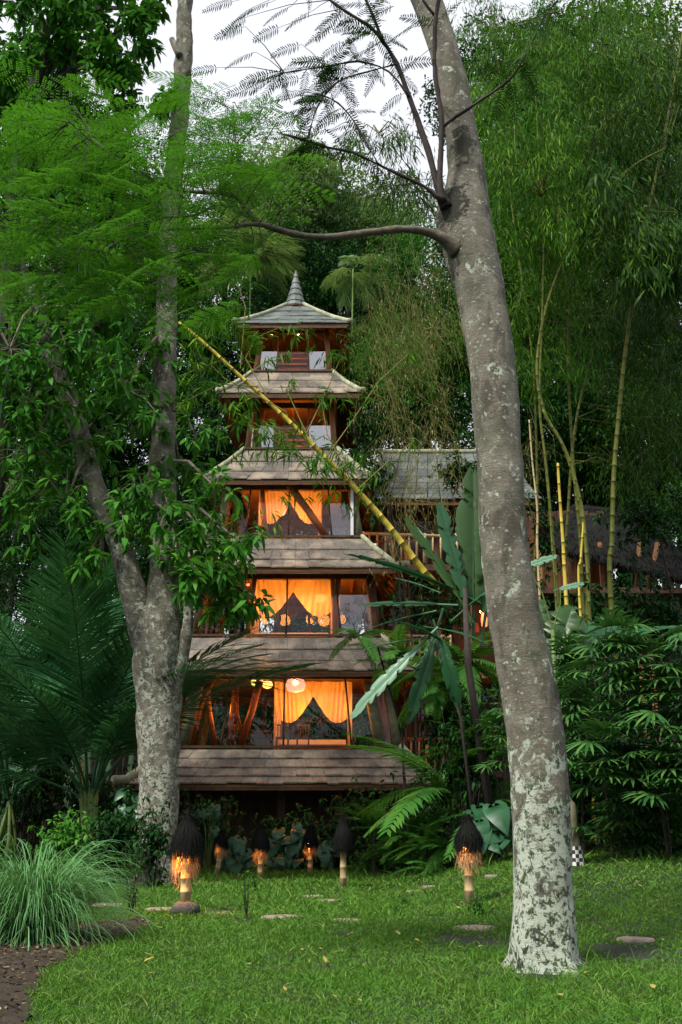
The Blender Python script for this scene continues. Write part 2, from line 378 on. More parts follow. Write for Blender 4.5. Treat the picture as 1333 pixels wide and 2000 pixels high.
# bed outline bottom left (world xy test), from photo points
BED = [gp(*p) for p in ((-160,2060),(38,2050),(30,2015),(58,1985),(48,1955),(80,1925),(80,1900),(125,1880),(150,1862),(195,1848),(225,1834),(262,1822),(300,1806),(270,1796),(225,1798),(180,1806),(100,1806),(-260,1806))]
BEDP = [(p.x, p.y) for p in BED]
def inpoly(x, y, poly):
    r = False; j = len(poly)-1
    for i in range(len(poly)):
        xi, yi = poly[i]; xj, yj = poly[j]
        if (yi > y) != (yj > y) and x < (xj-xi)*(y-yi)/(yj-yi)+xi: r = not r
        j = i
    return r
bxs = np.arange(-7.2, -.8, .05); bys = np.arange(6.6, 18, .07); bv = {}; BV = []; BT = []; brn = random.Random(8)
for j, y in enumerate(bys):
    for i, x in enumerate(bxs):
        if inpoly(x, y, BEDP):
            ids = []
            for (di, dj) in ((0, 0), (1, 0), (1, 1), (0, 1)):
                k = (i+di, j+dj)
                if k not in bv: X_, Y_ = bxs[0]+(i+di)*.05, bys[0]+(j+dj)*.07; bv[k] = len(BV); BV.append((X_, Y_, G(X_, Y_)+.018+brn.uniform(-.014, .02)+.015*math.sin(X_*9)*math.sin(Y_*7)))
                ids.append(bv[k])
            BT.append(tuple(ids))
tag(link('planting_bed', np_mesh('planting_bed', BV, BT, True), M['soil']), 'bare dark soil bed under the grass clump', 'soil', kind='structure')

# stepping stones
STONES = [(210,1769,62,'grey stepping stone furthest left, beside the grass clump'),
 (314,1777,62,'stepping stone lit orange just left of the stone ball'),
 (425,1784,68,'stepping stone right of the stone ball, warmly lit'),
 (548,1793,78,'long pale stepping stone in the lawn, below the second bamboo lantern'),
 (677,1800,62,'pale stepping stone in the lawn below the dark central lantern'),
 (928,1815,84,'dim stepping stone sunk in grass below the right lantern'),
 (1242,1838,74,'pale stepping stone alone to the right of the big trunk'),
 (432,1726,40,'small stone near the shortest glowing lantern'),
 (612,1752,44,'left stone of the pair in mid lawn'),
 (646,1760,50,'right stone of the pair in mid lawn'),
 (842,1733,34,'small far stone right of the dark lantern'),
 (812,1742,36,'small stone just nearer than the far one right of the dark lantern'),
 (962,1712,30,'small far stone behind the right lantern')]
SP = []
for i, (px, py, w, lab) in enumerate(STONES):
    p = gp(px, py); r = w/2*S(px, py, p.y); rr = random.Random(i); SP.append((p.x, p.y, r))
    n = 18; mb = MB(); dr = min(.34, r*.8)+.06
    prof = [1+rr.uniform(-.09, .09) for _ in range(n)]
    rings = [(1.0, -.05), (1.0, .035), (.93, .055), (.4, .062)]
    vv = [(math.cos(k*2*math.pi/n)*r*a*prof[k], math.sin(k*2*math.pi/n)*dr*a*prof[k], z+rr.uniform(-.004,.004)) for a, z in rings for k in range(n)]+[(0, 0, .063)]
    fs = [(j*n+k, j*n+(k+1) % n, (j+1)*n+(k+1) % n, (j+1)*n+k) for j in range(3) for k in range(n)]+[(3*n+k, 3*n+(k+1) % n, 4*n) for k in range(n)]
    mb.add(vv, fs); o = link('stepping_stone', mb.mesh('stepping_stone'), M['stone']); o.location = p-Vector((0, 0, .028))
    tag(o, lab, 'stepping stone', 'stepping stones across the lawn')

# lawn blades
def lawn():
    rng = np.random.default_rng(5); parts = []
    for (y0, y1, dens, L, W) in ((7.0,11,3000,.07,.009),(11,16,1700,.075,.012),(16,24,800,.085,.018),(24,41,340,.10,.03)):
        xm = y1*.37+1
        n = int((y1-y0)*2*xm*dens); x = rng.uniform(-xm, xm, n); y = rng.uniform(y0, y1, n)
        k = np.abs(x) < y*.36+.6; x, y = x[k], y[k]
        bare = np.sin(x*1.7+np.sin(y*1.3)*2)*np.sin(y*.9+x*.6)+.5*np.sin(x*4.1+y*2.7)*np.sin(y*3.3-x)
        k = rng.random(len(x)) > .55*(bare > .75); x, y, bare = x[k], y[k], bare[k]
        keep = rng.random(len(x)) > .35*(np.sin(x*5+np.sin(y*3)*2)*np.sin(y*4+x*2) > .35)
        for sx, sy, r in SP: keep &= ((x-sx)/(r*.98))**2+((y-sy)/.36)**2 > 1
        if y0 < 20:
            idx = np.where(x < 0)[0]
            for i in idx:
                if inpoly(x[i], y[i], BEDP): keep[i] = False
        for (bx, by, br) in BARE: keep &= ((x-bx)/br)**2+((y-by)/(br*1.3))**2 > rng.uniform(.1, 1.6, len(x))**1.3
        x, y, bare = x[keep], y[keep], bare[keep]; N = len(x)
        z = np.array([G(a, b) for a, b in zip(x, y)])
        pos = np.stack([x, y, z-.003], 1)
        d = runit(rng, N)*.75; d[:, 2] = np.abs(d[:, 2])*.5+rng.uniform(.25, 1., N)
        s = rng.lognormal(0, .5, N)*(1+.5*np.clip(bare, -.6, 1))
        parts.append(leaves(pos, d, runit(rng, N), L*s, W*np.ones(N), droop=.35, fold=.1))
    V, T = join(parts)
    tag(link('lawn_grass', np_mesh('lawn_grass', V, T), M['grass']), 'short uneven green lawn grass', 'grass', kind='stuff')
BARE = []
for px, py, r in ((930,1840,.5),(880,1832,.3),(1240,1864,.5),(1190,1856,.3),(680,1825,.3),(480,1800,.22),(1060,1905,.38),(640,1895,.15),(400,1860,.15),(850,1900,.15)):
    p = gp(px, py); BARE.append((p.x, p.y, r))
lawn()

# leaf litter in the bed, fallen leaves on the lawn
rng = np.random.default_rng(9)
pts = []
while len(pts) < 2600:
    x, y = rng.uniform(-6, -1), rng.uniform(6.5, 19)
    if inpoly(x, y, BEDP): pts.append((x, y, G(x, y)+.02+rng.uniform(0, .04)))
pts = np.array(pts); d = runit(rng, len(pts)); d[:, 2] *= .25; n_ = runit(rng, len(pts))*.4+np.array([0, 0, 1])
V, T = leaves(pts, d, n_, rng.uniform(.02, .09, len(pts)), rng.uniform(.012, .04, len(pts)), six=True)
tag(link('leaf_litter', np_mesh('leaf_litter', V, T), M['litter']), 'dead leaves and clods scattered over the dark soil', 'leaf litter', kind='stuff')
V, T = leaves(np.zeros((1, 3)), np.array([[1., 0, 0]]), np.array([[0, 0, 1.]]), .13, .05, six=True, droop=-.2, fold=.3)
fl = np_mesh('fallen_leaf', V, T); fl.materials.append(M['dirt_leaf'])
for i in range(60):
    px = [490,640,1100,1280,1255,1170,1210,560][i] if i < 8 else rng.uniform(230, 1330)
    py = [1895,1892,1960,1945,1738,1700,1880,1950][i] if i < 8 else rng.uniform(1705, 1985)
    p = gp(px, py); o = bpy.data.objects.new('fallen_leaf', fl); C.objects.link(o)
    o.location = p+Vector((0, 0, .05)); o.rotation_euler = (rng.uniform(-.3, .3), rng.uniform(-.3, .3), rng.uniform(0, 6)); s = rng.uniform(.35, .95); o.scale = (s,)*3
    tag(o, 'small dry yellow leaf lying on the lawn grass', 'fallen leaf', 'dry leaves fallen on the lawn')

# ------------------------------------------------------------ pagoda
D0 = 44.0; X0 = P(578, 560, D0).x
def ring(xl, xr, y):
    w = 3.
    for _ in range(20):
        d = D0-w; w = (xr-xl)/2*S((xl+xr)/2, y, d)
    return w, P((xl+xr)/2, y, D0-w).z
TIERS = [((228,838,1532),(308,768,1463)), ((295,812,1310),(366,742,1245)), ((330,772,1110),(405,692,1052)),
         ((386,718,937),(480,662,880)), ((412,690,768),(493,648,728)), ((450,672,632),(560,592,597))]
rings = [(ring(*a), ring(*b)) for a, b in TIERS]
pag = thing('pagoda', 'five storey timber pagoda with shingled tiers and glowing orange rooms', 'pagoda', (X0, D0, 0))
def face(k):                            # local (a across, b outward) -> world xy for side k (0 = front)
    c, s = [(1, 0), (0, 1), (-1, 0), (0, -1)][k]
    return lambda a, b: (X0+a*c+b*s, D0+a*s-b*c)
rr = random.Random(11)
NC = [4, 3, 3, 3, 3, 4]; NS = [22, 20, 17, 12, 9, 6]
for ti, ((we, ze), (wt, zt)) in enumerate(rings):
    def prof(t, we=we, ze=ze, wt=wt, zt=zt):         # t 0 eave .. 1 top ; concave
        w = we+(wt-we)*t; z = ze+(zt-ze)*(t-.16*t*(1-t)*1.2); return w, z
    deck = MB()
    for k in range(4):
        f = face(k)
        for j in range(5):
            w0, z0 = prof(j/5); w1, z1 = prof((j+1)/5)
            q = [(*f(-w0, w0), z0), (*f(w0, w0), z0), (*f(w1, w1), z1), (*f(-w1, w1), z1)]
            deck.prism(q, (0, 0, -.10))
    roof = deck.build('roof', M['soffit'], pag); roof['label'] = ['lowest and widest shingled roof skirt', 'second shingled roof skirt from the ground', 'middle shingled roof skirt', 'fourth roof skirt with pale curved hip logs', 'fifth small roof skirt below the lookout', 'topmost bluish roof under the spire'][ti]
    nc = NC[ti]; rest = MB(); mats = M['shingle'] if ti < 5 else M['shingle_grey']
    for k in range(4):
        f = face(k)
        for c in range(nc):
            t0, t1 = c/nc-(.02 if c == 0 else .03), (c+1)/nc; w0, z0 = prof(t0); w1, z1 = prof(t1)
            ns = max(3, int(NS[ti]*(w0/we))); off = rr.uniform(0, 1)/ns
            cuts = [0]+[min(.995, max(.005, (i+off*ns*.5+rr.uniform(-.15, .15))/ns)) for i in range(1, ns)]+[1]
            for i in range(ns):
                a0, a1 = cuts[i]*2-1, cuts[i+1]*2-1; g = .006
                l1, l2 = rr.uniform(.075, .115), .010
                jz = rr.uniform(-.012, .012)
                q = [(*f(a0*w0+g, w0+.02+jz), z0+l1+jz), (*f(a1*w0-g, w0+.02+jz), z0+l1+jz), (*f(a1*w1-g, w1+.02), z1+l2), (*f(a0*w1+g, w1+.02), z1+l2)]
                if k == 0:
                    m_ = MB(); m_.prism(q, (0, 0, -.05)); o = link('shingle', m_.mesh('shingle'), mats, roof)
                else: rest.prism(q, (0, 0, -.05))
    o = rest.build('shingles', mats, roof); o['kind'] = 'stuff'
    # hip logs
    for sx, sy in ((-1,-1), (1,-1), (-1,1), (1,1)):
        pts_ = []
        for j in range(9):
            t = 1-j/8*1.10; w, z = prof(t) if t > 0 else prof(0)
            if t < 0: w += (.34 if ti < 3 else .10)*(-t/.1); z += .0
            pts_.append((X0+sx*w, D0+sy*w, z+.12+rr.uniform(-.015, .015)))
        m_ = MB(); r0 = (.155,.13,.13,.125,.11,.11)[ti]
        m_.tube(pts_, [r0*(.78+.04*j) for j in range(9)], 12, wob=.04, rnd=rr); m_.build('hip_log', M['log'], roof, True)
    # rafters below
    nr = max(5, int(we*2/.95))
    for k in (0, 1, 2, 3):
        f = face(k)
        for i in range(nr):
            a = -1+2*(i+.5)/nr; w0, z0 = prof(.02); w1, z1 = prof(.98)
            ai = max(-.98, min(.98, a*w0/w1))*w1 if abs(a*w0) > w1 else a*w0
            m_ = MB(); m_.tube([(*f(a*w0, w0-.05), z0-.16), (*f(ai, w1-.05), z1-.17)], .05, 6); m_.build('rafter', M['rafter'], roof)
    # eave fascia
    m_ = MB()
    for k in range(4):
        f = face(k); m_.beam((*f(-we+.1, we-.02), ze-.16), (*f(we-.1, we-.02), ze-.16), .05, .10)
    m_.build('fascia', M['wood'], roof)
# ridge ring under spire and spire
(wt, zt) = rings[5][1]
m_ = MB(); H = P(578, 528, D0).z-zt; n = 6
for i in range(n):
    r0 = .52*(1-i/n)**1.15+.035; r1 = (.52*(1-(i+1)/n)**1.15+.02)*.98; z0 = zt+H*(i/n)-.05; z1 = zt+H*((i+1)/n)
    m_.lathe([(.01, z0), (r0+.03, z0), (r0+.03, z0+.03), (r1, z1), (.005, z1+.01)], (X0, D0, 0), 12)
sp_ = m_.build('spire', M['shingle_grey'], pag)
m_ = MB(); m_.lathe([(.6, zt-.08), (.62, zt+.02), (.5, zt+.08), (.1, zt+.1)], (X0, D0, 0), 12); m_.build('spire_base', M['wood'], pag)

# storeys
LAMP = []
def lampo(name, parent, loc, e, col, r=.08):
    l = bpy.data.lights.new(name, 'POINT'); l.energy = e; l.color = col; l.shadow_soft_size = r
    o = bpy.data.objects.new(name, l); C.objects.link(o)
    if parent: o.parent = parent; o.matrix_parent_inverse = wmat(parent).inverted()
    o.location = loc; return o
ST = []
for si in range(5):
    (wt, zt) = rings[si][1]; (we2, ze2) = rings[si+1][0]; (wt2, zt2) = rings[si+1][1]
    wb = wt-.12; wtop = max(wb*.90, wt2*.98) if si else wb*.9
    zb = zt+.02; zc = ze2-.02 if si < 4 else ze2+.35
    ST.append((wb, wtop, zb, zc))
    fl_ = MB(); fl_.box((X0, D0, zb-.09), (2*wt-.02, 2*wt-.02, .16)); fl_.build('floor', M['wood'], pag)
    sill = MB()
    for k in range(4):
        f = face(k); sill.beam((*f(-wt-.03, wt+.03), zb+.06), (*f(wt+.03, wt+.03), zb+.06), .12, .09)
    sill.build('sill', M['wood'], pag)
    if si < 4:
        ce = MB(); ce.box((X0, D0, zc+.32), (2*min(wt2, wb)+.4, 2*min(wt2, wb)+.4, .08)); ce.build('ceiling', M['wood_warm'], pag)
        bmz = MB()
        for k in range(4):
            f = face(k)
            bmz.beam((*f(-wtop, wtop), zc-.02), (*f(wtop, wtop), zc-.02), .2, .26)
        bmz.build('ring_beam', M['wood'], pag)
        for j in range(5 if si < 3 else 3):
            m_ = MB(); xx = X0-wtop*.8+2*wtop*.8*j/((5 if si < 3 else 3)-1)
            m_.beam((xx, D0-wtop+.1, zc+.18), (xx, D0+wtop-.1, zc+.18), .12, .16); m_.build('ceiling_beam', M['wood_red'], pag)
    else:
        for j in range(8):                                     # rafters converging inside the lookout roof
            a = j*math.pi/4; m_ = MB(); m_.tube([(X0+math.cos(a)*wb, D0+math.sin(a)*wb, zc-.1), (X0, D0, zc+1.2)], .045, 6); m_.build('inner_rafter', M['wood_red'], pag)
        bmz = MB()
        for k in range(4):
            f = face(k); bmz.beam((*f(-wtop, wtop), zc-.25), (*f(wtop, wtop), zc-.25), .12, .14)
        bmz.build('ring_beam', M['wood'], pag)
    for k in range(4):
        np_ = [5, 5, 5, 4, 4][si] if k == 0 else [7, 6, 5, 4, 4][si]
        f = face(k); ps = []
        for i in range(np_):
            a = -1+2*i/(np_-1)
            if 0 < i < np_-1 and k == 0: a += [(0,-.05,0,.1,0),(0,-.05,0,.1,0),(0,-.12,0,.12,0),(0,-.08,.08,0),(0,-.12,.12,0)][si][i]
            ps.append(a)
            if i == np_-1: continue
            corner = i == 0; r = (.17 if si < 3 else .12) if corner else (.07 if si < 3 else .05)*(.5 if k == 0 else 1)
            m_ = MB(); m_.tube([(*f(a*wb, wb), zb), (*f(a*(wb+wtop)/2+rr.uniform(-.05,.05), (wb+wtop)/2), (zb+zc)/2), (*f(a*wtop, wtop), zc+.1)], [r*1.15, r, r*1.05], 9, wob=.06, rnd=rr)
            m_.build('post', M['trunk_post'] if corner and si in (0, 2) else (M['wood_warm'] if si > 2 else M['wood']), pag, True)
        for i in range(np_-1):
            a0, a1 = ps[i], ps[i+1]; inn = .02
            q = [(*f(a0*wb, wb-inn), zb+.1), (*f(a1*wb, wb-inn), zb+.1), (*f(a1*wtop, wtop-inn), zc-.1), (*f(a0*wtop, wtop-inn), zc-.1)]
            c_, s_ = f(0, 1)[0]-f(0, 0)[0], f(0, 1)[1]-f(0, 0)[1]
            m_ = MB(); m_.add(q, [(0, 1, 2, 3)]); m_.build('window_pane', M['glass_bright' if si > 2 and k == 0 and i != 1 else 'glass_mid' if si in (1, 2) and k == 0 and i == np_-2 else 'glass'], pag)
# ground level: stilts and dark core below the lowest roof
wb0, zb0 = rings[0][1][0], rings[0][1][1]
for i in range(5):
    for j in range(4):
        m_ = MB(); x = X0-wb0*.95+i*wb0*.475; y = D0-wb0*.95+j*wb0*.63
        m_.tube([(x, y, -.1), (x+rr.uniform(-.1,.1), y, zb0-.1)], [.16, .13], 9); m_.build('stilt', M['wood'], pag)
m_ = MB(); m_.box((X0, D0+1, zb0/2-.1), (wb0*1.5, wb0*1.3, zb0-.35)); m_.build('undercroft_wall', M['wood'], pag)

# slanting braces and pale post seen in the middle storeys
wb, wtop, zb, zc = ST[2]
dS3 = D0-wb+.15
m_ = MB(); m_.tube([P(566, 948, dS3), P(604, 1000, dS3), P(640, 1052, dS3)], [.17, .16, .17], 10, wob=.05, rnd=rr); m_.build('slanting_post', M['wood_red'], pag, True)
m_ = MB(); m_.beam(P(688, 955, D0-wb-.08), P(688, 1050, D0-wb-.08), .26, .12); o = m_.build('white_post', M['white'], pag)
for (xa, ya, xb, yb, si, r) in ((372,1452,412,1330,0,.13),(420,1455,402,1335,0,.10),(446,1452,462,1335,0,.10),(470,1455,508,1330,0,.13),(462,1335,476,1460,0,.07),(745,1460,722,1335,0,.22),(356,1462,385,1335,0,.24)):
    wb, wtop, zb, zc = ST[si]; dd = D0-wb+(.5 if r < .2 else .25); m_ = MB()
    a, b = P(xa, ya, dd), P(xb, yb, dd)
    m_.tube([a, (a+b)/2+Vector((rr.uniform(-.1,.1), 0, 0)), b], [r*1.15, r, r*1.2], 9, wob=.06, rnd=rr); m_.build('room_post', M['wood_red'] if r < .2 else M['trunk_post'], pag, True)
for (xa, ya, xb, yb, si) in ((520,1050,512,950,2),(655,1240,650,1130,1),(482,1240,498,1130,1),(508,868,516,790,3),(640,870,632,790,3),(655,1240,662,1130,1)):
    wb, wtop, zb, zc = ST[si]; dd = D0-wb+.35; m_ = MB(); m_.tube([P(xa, ya, dd), P(xb, yb, dd)], .10, 8); m_.build('room_post', M['wood_warm'], pag, True)
# central stair block in the upper rooms
for si in (3, 4):
    wb, wtop, zb, zc = ST[si]
    for j in range(6):
        m_ = MB(); m_.box((X0-.1, D0-.2+j*.12, zb+.25+j*.34), (wb*.85, .3, .07)); m_.build('stair_tread', M['wood_warm'], pag)
    m_ = MB(); m_.box((X0-.1, D0+.9, (zb+zc)/2), (wb*.9, .1, zc-zb-.3)); m_.build('back_panel', M['wood_red'], pag)

# canopy nets
def netmesh(w, h, dep):
    V = []; T = []
    def grid(fn, nu, nv):
        b = len(V)
        for i in range(nu+1):
            for j in range(nv+1): V.append(fn(i/nu, j/nv))
        for i in range(nu):
            for j in range(nv): a = b+i*(nv+1)+j; T.append((a, a+1, a+nv+2, a+nv+1))
    for s in (-1, 1):
        def sw(u, v, s=s):
            x = .22-1.22*u; 
            bot = -.08-.52*math.sin(math.pi/2*min(1, u/.68))**1.5 if u < .68 else -.60+.14*((u-.68)/.32)**2
            z = bot*v; y = .10*math.sin(u*(52 if s > 0 else 60)+v*4+s+2*math.sin(u*9))*(.7+.3*v)-.05*s*(u < .4)
            return (s*x*-w/2*-1 if False else s*-x*w/2*-1*-1, y*.6-dep/2, z*h)
        grid(sw, 96, 10)
        def tail(u, v, s=s):
            ww = .12*(1-.35*math.sin(v*math.pi))
            return (s*(w/2)*(1-ww*u*1.0)+0*v, -dep/2+.06*math.sin(u*20), -h*(.44+.56*v))
        grid(tail, 12, 6)
        def back(u, v, s=s): return (s*(w/2)*(1-.12*u), dep/2+.05*math.sin(u*22), -h*v)
        grid(back, 10, 4)
    def top(u, v): return (w*(u-.5), dep*(v-.5), .02+.02*math.sin(u*30))
    grid(top, 12, 4)
    return np_mesh('canopy_net', V, T, True)
for (x0, x1, y0, y1, si, lab) in ((537,688,1332,1462,0,'orange lit bed canopy net in the ground floor room'),
                                  (492,655,1130,1243,1,'orange lit bed canopy net in the second storey room'),
                                  (507,628,952,1050,2,'orange lit bed canopy net behind the slanting post')):
    wb, wtop, zb, zc = ST[si]; d = D0-wb+1.3; p = P((x0+x1)/2, y0, d); q = P((x0+x1)/2, y1, d)
    zt_ = min(p.z, zc+.2); w = (x1-x0)*S((x0+x1)/2, y0, d); me = netmesh(w, zt_-zb-.02, 1.9)
    o = link('canopy_net', me, M['net']); o.location = (p.x, d+.95, zt_); tag(o, lab, 'bed canopy', 'orange bed canopies in the pagoda rooms')
    # the bed below
    t = thing('bed', lab.replace('canopy net', 'mattress and frame under the canopy'), 'bed', (p.x, d+.95, zb), 'beds in the pagoda rooms')
    m_ = MB(); m_.box((p.x, d+.95, zb+.16), (w*.86, 1.75, .22)); m_.build('bed_frame', M['wood_red'], t)
    m_ = MB(); m_.box((p.x, d+.95, zb+.36), (w*.84, 1.7, .18)); m_.build('mattress', M['linen'], t)
    for s in (-1, 1):
        m_ = MB(); m_.box((p.x+s*w*.2, d+1.6, zb+.5), (w*.3, .35, .12)); m_.build('pillow', M['linen'], t)
# lamps in the rooms
WARM = (1, .31, .035)
def roomlamp(px, py, si, back, r, mat, e, lab, name='hanging_lamp', cat='lamp'):
    wb, wtop, zb, zc = ST[si]; p = P(px, py, D0-wb+back)
    t = thing(name, lab, cat, p, 'lamps in the pagoda rooms')
    m_ = MB(); m_.lathe([(r*.2, -r*.75), (r*.8, -r*.55), (r, 0), (r*.8, r*.5), (r*.2, r*.7)], p, 14); m_.build('lamp_shade', mat, t, True)
    m_ = MB(); m_.tube([p+Vector((0, 0, r*.6)), (p.x, p.y, max(zc+.2, p.z+r*.6+.1))], .012, 5); m_.build('cord', M['wood'], t)
    return t, p
t, p = roomlamp(578, 1338, 0, .55, .40, M['paper'], 0, 'round pink paper lampshade with bright bulb in front of the ground floor canopy')
m_ = MB(); m_.lathe([(.01,-.07),(.06,-.03),(.07,.03),(.01,.08)], p+Vector((0, -.43, .05)), 10); m_.build('bulb', M['bulb'], t)
roomlamp(503, 1332, 0, 2.2, .26, M['globe'], 0, 'yellow glowing globe lamp left of the pink shade')
roomlamp(523, 1337, 0, 3.0, .22, M['globe'], 0, 'smaller orange globe lamp beside the yellow globe')
roomlamp(628, 1168, 1, 2.0, .24, M['globe'], 0, 'bright globe lamp behind the second storey canopy')
roomlamp(540, 992, 2, 2.6, .5, M['paper'], 0, 'large round lamp behind the third storey canopy')
roomlamp(583, 652, 4, .5, .06, M['bulb'], 0, 'small bright bulb under the top roof right')
roomlamp(531, 652, 4, .5, .05, M['bulb'], 0, 'small bright bulb under the top roof left')
roomlamp(485, 1142, 1, .4, .07, M['red_lamp'], 0, 'small red lamp at the left of the second storey')
for si, es in enumerate((215, 200, 140, 45, 26)):
    wb, wtop, zb, zc = ST[si]
    for sx in ((-.5, .15, .6) if si < 3 else (0,)):
        lampo('room_light', pag, (X0+sx*wb, D0-wb+(.7 if si < 3 else .8), zb+(zc-zb)*(.55 if si < 3 else .6)), es*(.30 if si < 3 else 1)*(.6 if sx > .5 else 1), WARM, .25)
    if si < 3:
        for sx in (-.25, .3): lampo('room_light', pag, (X0+sx*wb+.2, D0-wb+2.3, zb+(zc-zb)*.6), es*.32, (1, .34, .045), .3)

# table and chairs, ground floor
wb, wtop, zb, zc = ST[0]
def chairlike(px, lab, d):
    p = P(px, 1455, d); t = thing('chair', lab, 'chair', (p.x, d, zb), 'dark chairs in the ground floor room')
    m_ = MB(); m_.box((p.x, d, zb+.45), (.5, .5, .06)); m_.build('seat', M['wood'], t)
    for k in range(5):
        m_ = MB(); m_.beam((p.x-.2+k*.1, d+.23, zb+.48), (p.x-.2+k*.1, d+.25, zb+.95), .03, .03); m_.build('slat', M['wood'], t)
    m_ = MB(); m_.beam((p.x-.25, d+.25, zb+.97), (p.x+.25, d+.25, zb+.97), .05, .06); m_.build('top_rail', M['wood'], t)
    for a in (-1, 1):
        for b in (-1, 1): m_ = MB(); m_.beam((p.x+a*.22, d+b*.22, zb), (p.x+a*.22, d+b*.22, zb+.43), .05, .05); m_.build('leg', M['wood'], t)
chairlike(462, 'dark chair at the left of the ground floor room', D0-wb+.8); chairlike(552, 'dark slatted chair in front of the bed canopy, left one', D0-wb+.7); chairlike(592, 'dark slatted chair in front of the bed canopy, right one', D0-wb+.7)
p = P(507, 1455, D0-wb+.9); t = thing('table', 'small dark table between the chairs of the ground floor', 'table', (p.x, p.y, zb))
m_ = MB(); m_.box((p.x, p.y, zb+.72), (.8, .6, .05)); m_.build('table_top', M['wood'], t)
for a in (-1, 1):
    for b in (-1, 1): m_ = MB(); m_.beam((p.x+a*.34, p.y+b*.24, zb), (p.x+a*.34, p.y+b*.24, zb+.69), .05, .05); m_.build('leg', M['wood'], t)

# ------------------------------------------------------------ side pavilion (right of the tower)
dP = 46.0
t = thing('side_pavilion', 'shingled side pavilion with bamboo balconies joined to the tower on its right', 'pavilion', (P(860,1300,dP).x, dP, 0))
xa, xb = P(735, 895, dP).x, P(1010, 895, dP).x; ztop = P(800, 893, dP+2.2).z; zev = P(800, 985, dP-1).z
rf = MB(); q = [(xa-.6, dP-1.2, zev), (xb+.8, dP-1.2, zev), (xb, dP+2.2, ztop), (xa+.4, dP+2.2, ztop)]; rf.prism(q, (0,0,-.1))
rf.prism([(xb+.8, dP+5.4, zev), (xa-.6, dP+5.4, zev), (xa+.4, dP+2.2, ztop), (xb, dP+2.2, ztop)], (0,0,-.1))
roof = rf.build('roof', M['soffit'], t)
for c in range(7):
    for i in range(14):
        a0, a1 = i/14, (i+1)/14; t0, t1 = c/7-.03, (c+1)/7
        def pt(a, tt):
            l = Vector(q[0]).lerp(Vector(q[3]), tt); r = Vector(q[1]).lerp(Vector(q[2]), tt); v = l.lerp(r, a); v.z -= .9*tt*(1-tt); return v
        lift = Vector((0, 0, rr.uniform(.05, .09)))+Vector((0, 0, .24))
        m_ = MB(); m_.prism([pt(a0+.003, t0)+lift, pt(a1-.003, t0)+lift, pt(a1-.003, t1)+Vector((0,0,.25)), pt(a0+.003, t1)+Vector((0,0,.25))], (0,0,-.05)); m_.build('shingle', M['shingle_grey'], roof)
m_ = MB(); m_.tube([Vector(q[3])+Vector((0,0,.3)), Vector(q[2])+Vector((0,0,.3))], .12, 10); m_.build('ridge_log', M['log'], roof)
for (yf, x0, x1, mt) in ((1108, 705, 1000, 'wood'), (1318, 765, 1010, 'wood_warm'), (1512, 765, 1010, 'wood')):
    a, b = P(x0, yf, dP-1.5), P(x1, yf, dP-1.5); m_ = MB(); m_.box(((a.x+b.x)/2, dP+1.2, a.z), (b.x-a.x, 5.4, .28)); m_.build('balcony_floor', M[mt], t)
for (yt, yb_, x0, x1) in ((1042, 1100, 706, 892), (1240, 1305, 745, 880), (1443, 1505, 772, 960)):
    dd = dP-1.5; n = int((x1-x0)/15)
    a, b = P(x0, yt, dd), P(x1, yt+6, dd); m_ = MB(); m_.tube([a, (a+b)/2, b], .075, 8, wob=.04, rnd=rr); m_.build('handrail', M['bamboo_tan'] if yt < 1300 else M['wood_red'], t, True)
    if yt < 1200: m_ = MB(); m_.tube([P(x0+26, yt+16, dd), P(x1-60, yt+14, dd)], .05, 8); m_.build('handrail', M['wood_red'], t, True)
    for i in range(n+1):
        x = x0+(x1-x0)*i/n; m_ = MB(); m_.tube([P(x, yt, dd), P(x+rr.uniform(-1,1), yb_, dd)], .045 if i % 4 else .08, 7); m_.build('baluster', M['bamboo_tan'], t, True)
for x in (745, 800, 862, 930, 1000):
    m_ = MB(); a = P(x, 1500, dP); m_.tube([(a.x, dP, 0), (a.x+.05, dP, zev+.4)], .15, 9); m_.build('post', M['wood'], t, True)
for (y0, y1) in ((1120, 1235), (1335, 1500), (990, 1100)):
    for i in range(5):
        x0, x1 = 752+i*48, 796+i*48; m_ = MB(); m_.add([P(x0, y1, dP+.1), P(x1, y1, dP+.1), P(x1, y0, dP+.1), P(x0, y0, dP+.1)], [(0,1,2,3)]); m_.build('window_pane', M['glass'], t)
a, b = P(745, 1500, dP+2.2), P(1010, 990, dP+2.2); m_ = MB(); m_.box(((a.x+b.x)/2, dP+2.3, (a.z+b.z)/2), (b.x-a.x, .15, b.z-a.z)); m_.build('wall', M['wood'], t)
lampo('porch_light', t, P(945, 1185, dP-.4), 60, WARM); lampo('porch_light', t, P(950, 1480, dP-.6), 22, (1,.15,.03)); lampo('porch_light', t, P(800, 1070, dP-.4), 14, WARM)
m_ = MB(); m_.lathe([(.02,-.35),(.12,-.3),(.14,0),(.1,.3),(.02,.36)], P(946, 1210, dP-1.2), 10); o = m_.build('red_lantern', M['red_lamp'], None, True)
tag(o, 'small tall red lantern glowing just left of the big trunk', 'lantern')
m_ = MB(); m_.lathe([(.02,-.3),(.08,-.2),(.1,0),(.06,.25),(.02,.3)], P(936, 1412, dP-1.2), 10); o = m_.build('red_lantern', M['red_lamp'], None, True)
tag(o, 'dim red lantern glowing low among the palm leaves', 'lantern')

